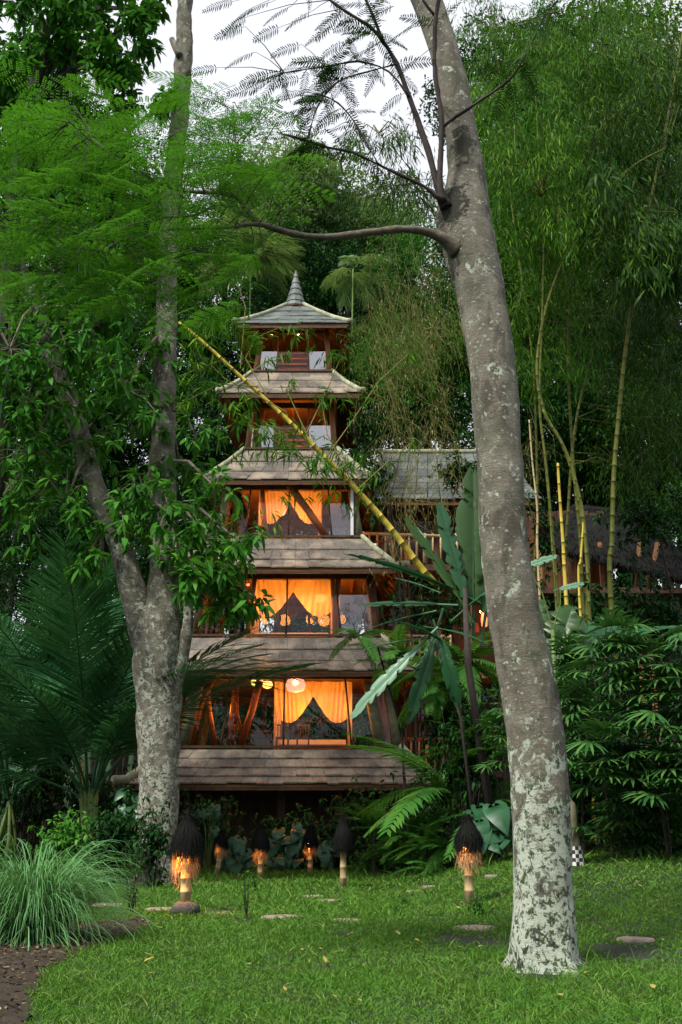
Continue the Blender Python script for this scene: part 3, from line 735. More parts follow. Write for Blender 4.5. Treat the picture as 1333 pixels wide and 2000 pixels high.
# far right hut
dH = 36.0
t = thing('garden_hut', 'dark thatched hut with orange lit wall behind the yellow bamboo', 'hut', (P(1150,1200,dH).x, dH, 0))
m_ = MB(); e = [P(1085,1075,dH), P(1375,1118,dH), P(1290,1055,dH+3), P(1205,1015,dH+3), P(1120,1010,dH+3)]
m_.prism([P(1050,1060,dH-1), P(1380,1140,dH-1), P(1262,1000,dH+3), P(1120,985,dH+3)], (0,0,-.25)); rf = m_.build('roof', M['straw'], t)
def hr(a, tt):
    l = P(1050,1060,dH-1).lerp(P(1120,985,dH+3), tt); r = P(1380,1140,dH-1).lerp(P(1262,1000,dH+3), tt); v = l.lerp(r, a); v.z += .05; return v
st_ = []
rg = np.random.default_rng(4)
N = 6000; A = rg.random(N); Tt = rg.random(N); ps = np.array([hr(a, b) for a, b in zip(A, Tt)]); dv = np.array(P(1215,1100,dH-1)-P(1190,990,dH+3))[None]+rg.normal(size=(N,3))*.8
V, T = leaves(ps, dv, np.array([[0,-.5,1.]])+rg.normal(size=(N,3))*.3, .5, .05, droop=.1); o = link('thatch', np_mesh('thatch', V, T), M['straw'], t); o['kind'] = 'stuff'
m_ = MB(); a, b = P(1020,1150,dH+2), P(1180,1000,dH+2)
for k in range(11):
    x0 = a.x+(b.x-a.x)*k/11; m_ = MB(); m_.box((x0+.14, dH+2+rr.uniform(-.02,.02), (a.z+b.z)/2), ((b.x-a.x)/11-.02, .06, b.z-a.z+rr.uniform(-.1,.1))); m_.build('plank', M['wood'], t)
for x0, x1 in ((1115,1120),(1262,1285),(1242,1250),(1180,1172),(1060,1056)):
    a = P(x1, 1060, dH-.3); b = P(x0, 1180, dH-.3); m_ = MB(); m_.tube([(b.x, dH-.3, 0), b, a], .09, 7); m_.build('post', M['wood_warm'], t)
m_ = MB(); m_.box((P(1170,1200,dH).x, dH+1, P(1170,1165,dH).z), (6.5, 4, .2)); m_.build('floor', M['wood'], t)
lampo('hut_light', t, P(1040, 1050, dH+1.2), 7, (1,.22,.04)); lampo('hut_light', t, P(1090, 1150, dH+1.0), 22, (1,.45,.12))
lampo('hut_light', t, P(1240, 1110, dH+.8), 2.5, WARM)

# ------------------------------------------------------------ background trees
def crown_mesh(seed, blobs=46, per=40, leaf=.055, lpc=6, shape=(1, 1, .8), six=False):
    """unit crown (radius 1): leafy sprigs gathered in lumps with gaps between"""
    rng = np.random.default_rng(seed)
    c = runit(rng, blobs)*rng.uniform(.35, 1, (blobs, 1))**.6*np.array(shape); br = rng.uniform(.16, .34, blobs)
    b = rng.integers(0, blobs, blobs*per); u = runit(rng, len(b)); u[:, 2] = u[:, 2]*.8+.1
    sp = c[b]+u*br[b][:, None]*rng.uniform(.6, 1.08, (len(b), 1))
    sp = np.repeat(sp, lpc, 0); uu = np.repeat(u, lpc, 0)
    d = uu*.6+runit(rng, len(sp))+np.array([0, 0, -.35]); sp = sp+runit(rng, len(sp))*leaf*.7
    L = leaf*rng.uniform(.6, 1.3, len(sp))
    V, T = leaves(sp, d, runit(rng, len(sp))+np.array([0, 0, 1.1]), L, L*.45, six=six, droop=.2)
    return np_mesh('crown', V, T)
CR = [crown_mesh(1), crown_mesh(2, 60, 32), crown_mesh(3, 34, 56, .06), crown_mesh(4, 70, 26, .05, shape=(.8, .8, 1.15))]
CM = {}
def crown_with(i, mat):
    k = (i, mat)
    if k not in CM: m_ = CR[i].copy(); m_.materials.append(M[mat]); CM[k] = m_
    return CM[k]
trunk_cache = {}
def bg_tree(px, py, d, rpx, mat, lab, i, group='trees in the jungle behind the tower', aspect=1., dens=0):
    p = P(px, py, d); r = rpx*S(px, py, d); z0 = G(p.x, d) if d < 66 else 17*sstep(66, 100, d)-.8
    t = thing('jungle_tree', lab, 'tree', (p.x, d, z0), group)
    m_ = MB(); rn = random.Random(int(px*7+py)); h = p.z-z0
    b = Vector((p.x+rn.uniform(-.08, .08)*h, d, z0-.3)); mid = b.lerp(p, .5)+Vector((rn.uniform(-.6, .6), 0, 0))
    m_.tube([b, mid, p, p+Vector((rn.uniform(-.3,.3)*r, 0, r*.5))], [.10+h*.008, .08+h*.006, .06+h*.004, .04], 7)
    for k in range(5):
        a = rn.uniform(0, 6.28); s0 = mid.lerp(p, rn.uniform(.3, 1))
        m_.tube([s0, s0+Vector((math.cos(a)*r*.4, math.sin(a)*r*.4, r*.2)), s0+Vector((math.cos(a)*r*.75, math.sin(a)*r*.75, r*rn.uniform(.25,.6)))], [.09, .06, .02], 5)
    m_.build('trunk', M['bark_dark'], t)
    for q in range(1+dens):
        o = bpy.data.objects.new('crown', crown_with((i+q) % 4, mat)); C.objects.link(o); o.parent = t
        o.location = (rn.uniform(-.15,.15)*r*q, 0, p.z-z0); o.rotation_euler = (rn.uniform(-.2,.2), rn.uniform(-.2,.2), rn.uniform(0, 6.28)); o.scale = (r, r, r*aspect)
    return t
BG = [ # px, py, depth, radius px, material, label
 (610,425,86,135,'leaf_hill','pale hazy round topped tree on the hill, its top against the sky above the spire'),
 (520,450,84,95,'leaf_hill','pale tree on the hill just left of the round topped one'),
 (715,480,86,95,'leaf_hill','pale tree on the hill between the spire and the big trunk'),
 (800,540,80,110,'leaf_mid','green hillside tree left of the big trunk, above the side pavilion'),
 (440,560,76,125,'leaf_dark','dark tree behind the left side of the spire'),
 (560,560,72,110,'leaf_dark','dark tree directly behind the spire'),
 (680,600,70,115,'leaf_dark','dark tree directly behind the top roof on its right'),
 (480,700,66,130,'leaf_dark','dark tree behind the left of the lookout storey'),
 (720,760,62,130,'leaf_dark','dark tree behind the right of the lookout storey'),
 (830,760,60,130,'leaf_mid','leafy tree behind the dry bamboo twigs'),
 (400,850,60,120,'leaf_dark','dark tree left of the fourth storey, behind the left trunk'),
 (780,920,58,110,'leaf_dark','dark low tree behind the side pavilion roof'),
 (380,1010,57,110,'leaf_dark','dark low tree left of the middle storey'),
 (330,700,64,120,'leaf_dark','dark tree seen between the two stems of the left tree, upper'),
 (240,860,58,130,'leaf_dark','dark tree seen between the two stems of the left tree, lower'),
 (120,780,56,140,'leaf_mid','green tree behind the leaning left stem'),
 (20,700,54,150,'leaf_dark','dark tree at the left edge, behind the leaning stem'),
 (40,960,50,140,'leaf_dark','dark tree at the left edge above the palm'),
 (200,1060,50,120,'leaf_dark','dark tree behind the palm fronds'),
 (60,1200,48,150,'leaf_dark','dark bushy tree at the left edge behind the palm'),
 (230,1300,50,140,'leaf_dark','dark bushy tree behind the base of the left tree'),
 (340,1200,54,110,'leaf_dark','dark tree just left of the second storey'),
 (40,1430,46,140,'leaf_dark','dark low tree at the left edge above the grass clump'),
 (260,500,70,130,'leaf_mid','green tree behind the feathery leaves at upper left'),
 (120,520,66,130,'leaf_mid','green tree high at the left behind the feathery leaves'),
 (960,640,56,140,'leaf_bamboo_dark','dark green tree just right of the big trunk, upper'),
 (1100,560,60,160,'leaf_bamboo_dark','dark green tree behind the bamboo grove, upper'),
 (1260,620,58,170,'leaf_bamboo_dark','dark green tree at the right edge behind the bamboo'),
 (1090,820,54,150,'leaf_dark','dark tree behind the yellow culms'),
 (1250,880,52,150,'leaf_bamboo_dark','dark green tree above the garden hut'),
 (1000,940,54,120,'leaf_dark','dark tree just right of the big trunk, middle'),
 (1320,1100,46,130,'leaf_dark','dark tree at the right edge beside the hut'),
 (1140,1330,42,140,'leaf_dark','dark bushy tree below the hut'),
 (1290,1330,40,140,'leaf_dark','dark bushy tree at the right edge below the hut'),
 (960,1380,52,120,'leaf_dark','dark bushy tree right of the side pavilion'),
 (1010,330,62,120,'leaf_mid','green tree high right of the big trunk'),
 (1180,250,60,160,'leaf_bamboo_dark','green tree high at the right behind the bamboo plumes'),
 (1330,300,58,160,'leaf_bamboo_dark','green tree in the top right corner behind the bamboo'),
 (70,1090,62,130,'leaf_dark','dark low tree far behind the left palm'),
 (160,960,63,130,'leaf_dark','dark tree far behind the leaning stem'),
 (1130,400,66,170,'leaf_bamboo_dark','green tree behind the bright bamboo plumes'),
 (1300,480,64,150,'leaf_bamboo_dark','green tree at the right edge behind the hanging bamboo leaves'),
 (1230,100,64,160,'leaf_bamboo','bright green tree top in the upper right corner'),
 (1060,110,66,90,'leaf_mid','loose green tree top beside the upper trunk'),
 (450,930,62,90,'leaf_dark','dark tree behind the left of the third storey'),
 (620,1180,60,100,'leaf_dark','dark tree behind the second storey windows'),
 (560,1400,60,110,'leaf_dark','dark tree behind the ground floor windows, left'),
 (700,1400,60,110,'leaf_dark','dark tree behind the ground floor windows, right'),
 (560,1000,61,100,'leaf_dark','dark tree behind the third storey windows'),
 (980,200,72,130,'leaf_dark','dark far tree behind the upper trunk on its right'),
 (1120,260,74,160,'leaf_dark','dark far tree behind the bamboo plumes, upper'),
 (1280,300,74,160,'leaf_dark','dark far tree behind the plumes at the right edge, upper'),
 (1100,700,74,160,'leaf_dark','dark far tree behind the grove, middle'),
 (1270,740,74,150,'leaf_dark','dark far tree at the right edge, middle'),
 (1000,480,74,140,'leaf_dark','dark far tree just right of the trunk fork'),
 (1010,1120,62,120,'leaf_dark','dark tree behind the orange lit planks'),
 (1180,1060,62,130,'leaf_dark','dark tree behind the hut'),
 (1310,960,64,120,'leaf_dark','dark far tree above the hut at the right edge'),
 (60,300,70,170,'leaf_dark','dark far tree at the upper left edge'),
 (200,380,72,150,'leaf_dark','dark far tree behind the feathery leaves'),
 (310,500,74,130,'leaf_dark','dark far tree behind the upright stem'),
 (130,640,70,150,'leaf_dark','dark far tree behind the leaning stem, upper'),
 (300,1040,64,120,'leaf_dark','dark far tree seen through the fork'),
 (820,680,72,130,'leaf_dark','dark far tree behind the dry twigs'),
 (60,880,62,150,'leaf_dark','dark far tree at the left edge'),
 (650,590,76,100,'leaf_dark','dark far tree right behind the spire tip'),
 (560,1560,56,130,'leaf_dark','dark bush mass behind the stilts of the tower, middle'),
 (400,1560,55,130,'leaf_dark','dark bush mass behind the stilts of the tower, left'),
 (730,1560,56,140,'leaf_dark','dark bush mass behind the stilts of the tower, right'),
]
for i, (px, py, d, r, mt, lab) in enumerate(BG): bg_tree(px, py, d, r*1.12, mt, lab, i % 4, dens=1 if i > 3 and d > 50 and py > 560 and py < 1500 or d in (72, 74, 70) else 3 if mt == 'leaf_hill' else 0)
# trees behind the camera, which the panes of the tower mirror
for i, (x, y, r, h) in enumerate(((-11,-9,5.5,8.5),(-3,-13,5.5,8),(5,-9,5.5,8.5),(13,-12,5.5,8.5),(-20,-7,6,9),(21,-5,6,9))):
    t = thing('garden_tree', ['small','wide','round','tall','leafy','dense'][i]+' garden tree behind the viewer, mirrored in the tower panes', 'tree', (x, y, 0), 'trees behind the camera')
    m_ = MB(); m_.tube([(x, y, -.2), (x+.3, y, h*.6), (x, y, h)], [.3, .2, .08], 8); m_.build('trunk', M['bark_dark'], t)
    for q in range(4):
        o = bpy.data.objects.new('crown', crown_with((i+q) % 4, 'leaf_dark')); C.objects.link(o); o.parent = t; o.location = ((q % 2)*1.5-.7, q*.7, h-.8-(q > 1)*3.4+q*.3); o.scale = (r, r, r*.9); o.rotation_euler = (0, 0, i+q*2)

# ------------------------------------------------------------ left forked tree
rng = np.random.default_rng(21); rnd = random.Random(21)
base = gp(308, 1728); dL = base.y
def limb(m_, rows, d, n=20, wob=.03, rr_=rnd, dd=None, rs=1.):
    pts_ = []; rad = []
    for i, (x, y, w) in enumerate(rows):
        q = d+(dd[i] if dd else 0); pts_.append(P(x, y, q)); rad.append(w/2*S(x, y, q)*rs)
    # refine
    P2 = []; R2 = []
    for i in range(len(pts_)-1):
        p0, p1, p2, p3 = pts_[max(i-1, 0)], pts_[i], pts_[i+1], pts_[min(i+2, len(pts_)-1)]
        seg = max(2, int((p2-p1).length/.18)) if n > 10 else 3
        for k in range(seg):
            t = k/seg; a = .5*((2*p1)+(p2-p0)*t+(2*p0-5*p1+4*p2-p3)*t*t+(3*p1-p0-3*p2+p3)*t**3)
            P2.append(a); R2.append(rad[i]+(rad[i+1]-rad[i])*t)
    P2.append(pts_[-1]); R2.append(rad[-1])
    m_.tube(P2, R2, n); return P2, R2
def lumpy(me, amp, sc, seed=0):
    from mathutils import noise as nz
    for v in me.vertices:
        n_ = v.normal; a = nz.fractal(v.co*sc+Vector((seed, 0, 0)), 1., 2., 4)
        v.co += n_*amp*a
lt = thing('forked_tree', 'tall grey forked tree with a leaning left stem, left of the tower', 'tree', base)
m_ = MB()
limb(m_, [(300,1745,128),(307,1725,100),(308,1690,82),(309,1600,78),(310,1500,77),(310,1380,88),(309,1290,100),(312,1240,86),(318,1160,58),(320,1100,53),(318,980,50),(318,900,51),(321,800,44),(324,640,41),(331,500,38),(336,380,38),(349,250,34),(358,130,34),(361,60,30),(361,0,30),(366,-120,28),(372,-300,20)], dL, 28)
me = m_.mesh('trunk', True); lumpy(me, .05, 1.5); lumpy(me, .03, 5); link('trunk', me, M['bark_left'], lt)
m_ = MB(); limb(m_, [(306,1330,60),(290,1260,62),(268,1180,54),(244,1100,46),(226,1040,42),(196,980,38),(173,900,38),(157,850,37),(129,770,38),(95,680,38),(67,600,36),(38,530,34),(5,450,32),(-40,360,28)], dL, 24)
me = m_.mesh('stem', True); lumpy(me, .04, 1.5, 3); lumpy(me, .025, 5); o = link('stem', me, M['bark_left'], lt); o['label'] = 'leaning left stem'
m_ = MB(); limb(m_, [(318,1440,30),(332,1370,40),(347,1310,34),(360,1262,26),(368,1210,20),(366,1150,14),(372,1120,8)], dL-.15, 16)
me = m_.mesh('stem', True); o = link('stem', me, M['bark_left'], lt); o['label'] = 'short right side stem'
m_ = MB(); limb(m_, [(352,110,14),(344,95,13),(336,76,11)], dL-.3, 12); m_.build('branch_stub', M['bark_left'], lt, True)
LB = [(180,640,90),(250,620,60),(120,750,80),(60,880,80),(250,760,70),(200,850,60),(300,820,50),(385,850,50),(280,950,60),(240,1010,50),(330,1000,60),(400,1050,55),(440,1110,55),(385,1130,50),(450,1180,45),(130,980,60),(50,790,80),(20,680,80),(350,900,40),(500,1165,30),(170,1085,45),(300,680,50),(420,950,40),(345,1075,40),(100,620,70),(470,1060,40),(10,960,60),(150,560,60),(225,560,50),(40,1010,50)]
stems = [(318,1100),(318,980),(318,900),(321,800),(324,640),(244,1100),(226,1040),(196,980),(173,900),(157,850),(129,770),(95,680),(67,600),(365,1150),(331,540)]
tw = MB(); lc = []; ld = []
for bx, by, br in LB:
    sx, sy = min(stems, key=lambda s: (s[0]-bx)**2+(s[1]+50-by)**2); dz = rnd.uniform(-1.6, .8) if by < 1040 else rnd.uniform(-2, -.6)
    a = P(sx, sy, dL); c = P(bx, by, dL+dz)
    tw.tube([a, a.lerp(c, .5)+Vector((0, 0, .35)), c], [.07, .045, .025], 6)
    for k in range(int(br*br/(110 if by > 1030 else 150))):
        u, v = rng.normal(size=2)*.5; q = P(bx+u*br, by+v*br, dL+dz+rng.uniform(-1.2, 1.2)); q0 = Vector(q)
        if k % 2 == 0: tw.tube([c.lerp(q, .1), c.lerp(q, .6)+Vector((0, 0, .12)), q], [.02, .014, .007], 4, cap=False)
        lc.append(q0); dd_ = (q-c); ld.append(dd_.normalized() if dd_.length > .01 else Vector((0, 0, 1)))
tw.build('branches', M['branch'], lt)
lc = np.array(lc); ld = np.array(ld)
def whorls(lc, ld, per, L, ratio, droop=.35, spread=1.0):
    pos = np.repeat(lc, per, 0); dd_ = np.repeat(ld, per, 0)*.5+runit(rng, len(pos))*spread; dd_[:, 2] -= .25
    pos = pos+dd_*.03; s = L*rng.uniform(.6, 1.2, len(pos))
    return leaves(pos, dd_, runit(rng, len(pos))*.5+np.array([0, -.2, 1.]), s, s*ratio, six=True, droop=droop, fold=.12)
V, T = whorls(lc, ld, 9, .36, .36)
o = link('crown', np_mesh('crown', V, T), M['leaf_mid'], lt); o['kind'] = 'stuff'
# the nearest single leaves as parts of their own
V, T = leaves(np.zeros((1,3)), np.array([[1.,0,0]]), np.array([[0,0,1.]]), .40, .15, six=True, droop=.35, fold=.12)
lf = np_mesh('leaf', V, T); lf.materials.append(M['leaf_bright'])
for k in range(280):
    q = lc[rng.integers(0, len(lc))]; o = bpy.data.objects.new('leaf', lf); C.objects.link(o); o.parent = lt
    o.location = Vector(q)-Vector(lt.location)+Vector((rng.uniform(-.15,.15), -rng.uniform(.2, .7), rng.uniform(-.1,.2))); o.rotation_euler = (rng.uniform(-.5,.5), rng.uniform(-.1,.7), rng.uniform(0, 6.28)); s = rng.uniform(.7, 1.2); o.scale = (s,)*3

# ------------------------------------------------------------ big canopy tree, top left
def big_canopy(name, lab, cx, cy, d, blobs, leaf, mat, rpx_sd, trunk_rows, group=None):
    t0 = P(trunk_rows[0][0], trunk_rows[0][1], d); t = thing(name, lab, 'tree', (t0.x, d, 0), group)
    m_ = MB(); limb(m_, trunk_rows, d, 12); pts_c = []
    tr = [P(x, y, d) for x, y, w in trunk_rows]
    for bx, by, br, n in blobs:
        c = P(bx, by, d+rnd.uniform(-2.5, 2.5)); a = min(tr, key=lambda p: (p-c).length+max(0, p.z-c.z)*2)
        m_.tube([a, a.lerp(c, .5)+Vector((0, 0, .5)), c], [.1, .06, .03], 5)
        s = S(bx, by, d)
        for k in range(n): pts_c.append(c+Vector(rng.normal(size=3)*br*s*.5))
    m_.build('trunk', M['bark_dark'], t)
    L_ = np.array(pts_c); V, T = whorls(L_, runit(rng, len(L_)), 8, leaf, .38)
    o = link('crown', np_mesh('crown', V, T), M[mat], t); o['kind'] = 'stuff'; return t
bl = []
for k in range(48):
    bx = rng.uniform(-60, 290); by = rng.uniform(-60, 420) - max(0, (bx-150))*.2
    if bx > 230 and by > 130: continue
    bl.append((bx, by, 42, 34))
bl += [(270,40,26,26),(285,95,20,18),(255,140,22,22),(238,200,24,24),(300,20,16,12),(215,250,30,20),(330,190,18,10),(310,210,14,8)]
big_canopy('canopy_tree', 'dark broad canopy of the tree in the top left corner against the sky', 0, 0, 27, bl, .36, 'leaf_mid', 0, [(-60,1760,60),(-40,1200,50),(-10,900,46),(20,500,44),(60,200,34),(90,60,20)])

# ------------------------------------------------------------ big leaning front tree
b2 = gp(1066, 1893); dR = b2.y
ft = thing('leaning_tree', 'big leaning grey tree in the foreground with white green lichen round its foot', 'tree', b2)
m_ = MB()
limb(m_, [(1072,1925,190),(1069,1898,152),(1064,1870,132),(1062,1800,124),(1061,1740,116),(1061,1680,113),(1057,1600,113),(1053,1520,114),(1042,1400,112),(1024,1300,106),(1005,1207,101),(994,1130,94),(985,1062,91),(979,970,89),(975,881,88),(967,790,90),(960,700,91),(944,600,92),(930,530,98),(914,470,108),(906,430,108),(910,380,88),(911,330,70),(900,250,60),(886,170,55),(862,80,57),(833,0,58),(806,-80,56),(770,-200,48),(720,-400,36)], dR, 48)
me = m_.mesh('trunk', True); lumpy(me, .022, 3.2); lumpy(me, .008, 14, 5)
for v in me.vertices:                       # burl where the old limb left, root flare
    q = v.co-P(872, 410, dR-.1); r = q.length
    if r < .35: v.co += q.normalized()*.10*(1-r/.35)**2
    q = v.co-P(900, 372, dR-.32); r = q.length
    if r < .2: v.co += q.normalized()*.04*(1-r/.2)
    q = v.co-P(878, 450, dR-.38); r = q.length
    if r < .16: v.co -= Vector((0, -.05*(1-r/.16), 0))
    if v.co.z < .3:
        a = math.atan2(v.co.y-b2.y, v.co.x-b2.x); k = (.3-v.co.z)/.3; f_ = 1+k*k*(.04+.22*max(0, math.sin(a*5+1))+.08*math.sin(a*3))
        v.co.x = b2.x+(v.co.x-b2.x)*f_; v.co.y = b2.y+(v.co.y-b2.y)*f_
link('trunk', me, M['bark_front'], ft)
BR = {}
def branch(key, rows, dd, mat='branch'):
    m_ = MB(); n = len(rows); P2, R2 = limb(m_, rows, dR-.15, 10, dd=[dd[0]+(dd[1]-dd[0])*i/(n-1) for i in range(n)])
    me_ = m_.mesh('branch', True); lumpy(me_, .012, 9, 2); link('branch', me_, M[mat], ft); BR[key] = P2; return P2
branch('main', [(893,490,40),(874,472,29),(852,459,20),(830,452,17),(800,448,15.5),(760,449,15),(700,457,14.5),(640,463,14.5),(590,460,14),(550,450,13.5),(510,436,13),(485,412,11),(462,385,10),(430,378,8),(400,376,8),(350,372,6),(300,352,5),(240,320,4),(180,270,3)], (0, -1.2))
branch('m2', [(530,442,12),(490,438,9),(440,444,8),(380,445,7),(330,448,6),(280,462,6),(235,470,5),(190,466,4),(140,452,3),(110,436,3)], (-.7, -1.6))
branch('m3', [(500,432,8),(470,415,6),(430,398,5),(380,420,5),(320,425,4),(250,440,4),(200,460,3)], (-.7, -.6))
branch('m4', [(235,470,7),(200,490,7),(165,480,6),(150,500,6)], (-1.2, -1.3))
branch('m5', [(400,376,6),(380,330,5),(350,280,4),(330,235,3)], (-1, -1.2))
branch('m6', [(300,352,5),(240,310,4),(190,285,3),(140,240,3)], (-1.1, -1.9))
branch('m7', [(430,378,5),(450,320,4),(462,260,3),(455,200,2)], (-1, -.6))
branch('m8', [(480,430,5),(440,460,4),(400,455,3),(370,490,3),(310,515,3)], (-.7, -1))
branch('m9', [(462,385,5),(480,340,4),(510,290,3),(540,240,2)], (-.8, -.3))
branch('u1', [(872,405,26),(858,370,16),(850,345,14),(835,290,13),(818,240,12),(800,190,11),(775,125,9),(748,80,8),(720,50,6),(680,25,6),(645,0,5),(600,-40,4)], (-.1, -.5), 'branch_dark')
branch('u2', [(866,395,20),(860,360,12),(861,300,10),(863,240,10),(858,190,9),(851,150,9),(849,90,8),(852,30,8),(862,-20,6)], (-.15, -.6), 'branch_dark')
branch('u3', [(863,250,9),(890,228,8),(930,202,7),(975,172,6),(1005,145,5),(1030,100,4),(1060,40,3),(1090,0,3)], (-.3, -.8), 'branch_dark')
branch('u4', [(860,390,9),(830,365,7),(790,345,6),(740,322,5),(690,298,5),(640,288,5),(590,272,4),(540,258,3)], (-.2, -.6), 'branch_dark')
branch('u5', [(748,80,6),(720,10,5),(700,-30,4)], (-.4, -.4), 'branch_dark')
branch('u6', [(800,190,5),(760,140,4),(700,120,4),(650,128,3),(600,135,3),(540,145,2)], (-.4, -.7), 'branch_dark')
branch('u7', [(740,322,4),(700,250,4),(670,210,3),(640,190,3),(600,180,2)], (-.4, -.5), 'branch_dark')
branch('u8', [(849,30,6),(830,5,5),(810,-20,4)], (-.5, -.6), 'branch_dark')
branch('u9', [(670,300,3),(668,330,3),(690,370,2),(705,395,2)], (-.4, -.4), 'branch_dark')
branch('u10', [(775,125,4),(720,140,4),(660,160,3),(620,210,3),(600,280,2)], (-.4, -.7), 'branch_dark')
def bipinnate(seed, npin=13, L=.62, plen=.17, nl=12, lw=.0085):
    r_ = np.random.default_rng(seed); pos = []; dirs = []; nn = []; LL = []; m_ = MB()
    z = lambda t: -.28*L*t*t
    m_.tube([(L*t, 0, z(t)) for t in (0, .33, .66, 1)], [.0035, .003, .0022, .001], 4, cap=False)
    for i in range(npin):
        t = .15+.85*i/(npin-1); pl = plen*math.sin(math.pi*(.18+.72*t))**.8
        for s in (-1, 1):
            a = math.radians(68-18*t+r_.uniform(-7, 7)); dv = np.array([math.cos(a), s*math.sin(a), -.10-.2*r_.random()]); dv /= np.linalg.norm(dv)
            b = np.array([L*t, 0, z(t)]); w = np.array([-dv[1], dv[0], 0])
            for j in range(nl):
                u = (j+1)/nl; c = b+dv*pl*u+np.array([0, 0, -.22*pl*u*u])
                for q in (-1, 1):
                    pos.append(c); dirs.append(w*q+dv*.35+np.array([0, 0, -.1])); nn.append([0, 0, 1]); LL.append(.024*(1-.45*abs(u-.45)))
    V, T = leaves(np.array(pos), np.array(dirs), np.array(nn)+r_.normal(size=(len(nn), 3))*.15, np.array(LL), lw, droop=.1, fold=.05)
    tv = np.array(m_.v); tt = [(f[0], f[1], f[2]) for f in m_.f]+[(f[0], f[2], f[3]) for f in m_.f]
    return join([(V, T), (tv, np.array(tt))])
FRD = [bipinnate(50+i, 13, .62, .17, 10, .0125) for i in range(3)]; FME = []
for V, T in FRD: me = np_mesh('frond', V, T); me.materials.append(M['leaf_feather']); FME.append(me)
FRS = [bipinnate(60+i, 9, .62, .17, 6, .016) for i in range(2)]
M['leaf_backlit'] = leafmat('silhouette_dark_frond', (.012,.04,.008), (.02,.07,.010), (.035,.12,.016), trans=.12)  # fronds against the sky: their backlit darkness is put into the leaf colour
def sparse(seed, npin=14, L=.5, plen=.12, w=.017):
    r_ = np.random.default_rng(seed); pos = []; dirs = []; LL = []; m_ = MB(); z = lambda t: -.3*L*t*t
    m_.tube([(L*t, 0, z(t)) for t in (0, .33, .66, 1)], [.003, .0025, .002, .001], 4, cap=False)
    for i in range(npin):
        t = .12+.88*i/(npin-1); pl = plen*math.sin(math.pi*(.2+.68*t))**.8
        for s in (-1, 1):
            a = math.radians(72-20*t+r_.uniform(-8, 8)); pos.append((L*t, 0, z(t))); dirs.append((math.cos(a), s*math.sin(a), -.15-.2*r_.random())); LL.append(pl*r_.uniform(.85, 1.1))
    V, T = leaves(np.array(pos), np.array(dirs), np.tile([[0,0,1.]], (len(pos),1)), np.array(LL), w, six=True, droop=.15, fold=.05)
    tv = np.array(m_.v); tt = [(f[0], f[1], f[2]) for f in m_.f]+[(f[0], f[2], f[3]) for f in m_.f]
    me = np_mesh('frond', *join([(V, T), (tv, np.array(tt))])); me.materials.append(M['leaf_backlit']); return me
SIL = [sparse(80+i) for i in range(3)]
def frame(dv, up=Vector((0, 0, 1))):
    x = dv.normalized(); y = up.cross(x)
    if y.length < 1e-3: y = Vector((0, 1, 0))
    y.normalize(); return Matrix((x, y, x.cross(y))).transposed()
FB = [(60,260,75,9),(150,235,70,11),(250,265,70,10),(330,290,75,11),(430,300,70,10),(485,345,60,8),(380,400,70,8),(250,400,85,12),(130,400,90,13),(40,400,80,11),(60,500,80,13),(170,510,80,12),(280,530,70,12),(470,235,60,7),(430,210,50,4),(400,350,60,6),(385,525,60,10),(450,490,50,7),(530,330,50,5),(500,420,40,4),(20,320,60,8),(330,200,50,4),(10,560,50,6),(190,320,80,9),(300,460,60,6),(400,590,40,4),(230,590,40,4)]
jobs = []
for bx, by, br, n in FB:
    for k in range(int(n*1.9)):
        u, v = rng.normal(size=2)*.55; x = bx+u*br+35; y = by+v*br; d = dR-1.2+rng.uniform(-.9, .7)
        sx = -1 if rng.random() < .68 else 1
        dv = Vector((sx*rng.uniform(.5, 1), rng.uniform(-.6, .4), rng.uniform(-.25, .25))); jobs.append((P(x-(0 if sx < 0 else 60), y, d), dv, rng.uniform(.75, 1.25), rng.uniform(-.5, .5)))
allp = [p for k in ('main','m2','m3','m4','m5','m6','m7','m8','m9') for p in BR[k][len(BR[k])//3 if k == 'main' else 0:]]
twg = MB(); 
for i, (p, dv, s, roll) in enumerate(jobs):
    if i % 2 == 0:
        a = min(allp, key=lambda q: (q-p).length); 
        if (a-p).length < 1.1: twg.tube([a, a.lerp(p, .5)+Vector((0, 0, .04)), p], [.006, .005, .004], 4, cap=False)
KEYS = [('u1',12),('u3',9),('u4',12),('u6',16),('u7',10),('u10',14),('u5',5),('u2',3),('u9',3)]
sil = []
for k, n in KEYS:
    pl = BR[k][len(BR[k])//(2 if k in ('u1','u3','u4') else 4):]
    for j in range(int(n*2.0)):
        p = pl[int(rng.integers(0, len(pl)))]; dv = Vector((rng.uniform(-1, .6), rng.uniform(-.5, .5), rng.uniform(-.5, .3))); sil.append((p, dv, rng.uniform(.55, .95), rng.uniform(-.6, .6)))
for x, y in ((430,10),(470,20),(500,12),(455,40),(520,60),(560,95),(470,110),(450,60),(580,30),(620,60),(540,20),(500,150),(560,160),(600,120),(640,90),(480,180),(540,200),(590,200),(640,230),(700,60),(740,20),(780,60),(640,30),(700,100),(760,190),(790,120),(400,140),(420,200),(480,230),(560,240),(620,260),(680,250)):
    sil.append((P(x+30, y-8, dR-.6), Vector((-1, 0, rng.uniform(-.6, .1))), .8, rng.uniform(-.5, .5)))
rng.shuffle(jobs) if False else None
cnt = 0; bulk = []
order = list(range(len(jobs))); rnd.shuffle(order)
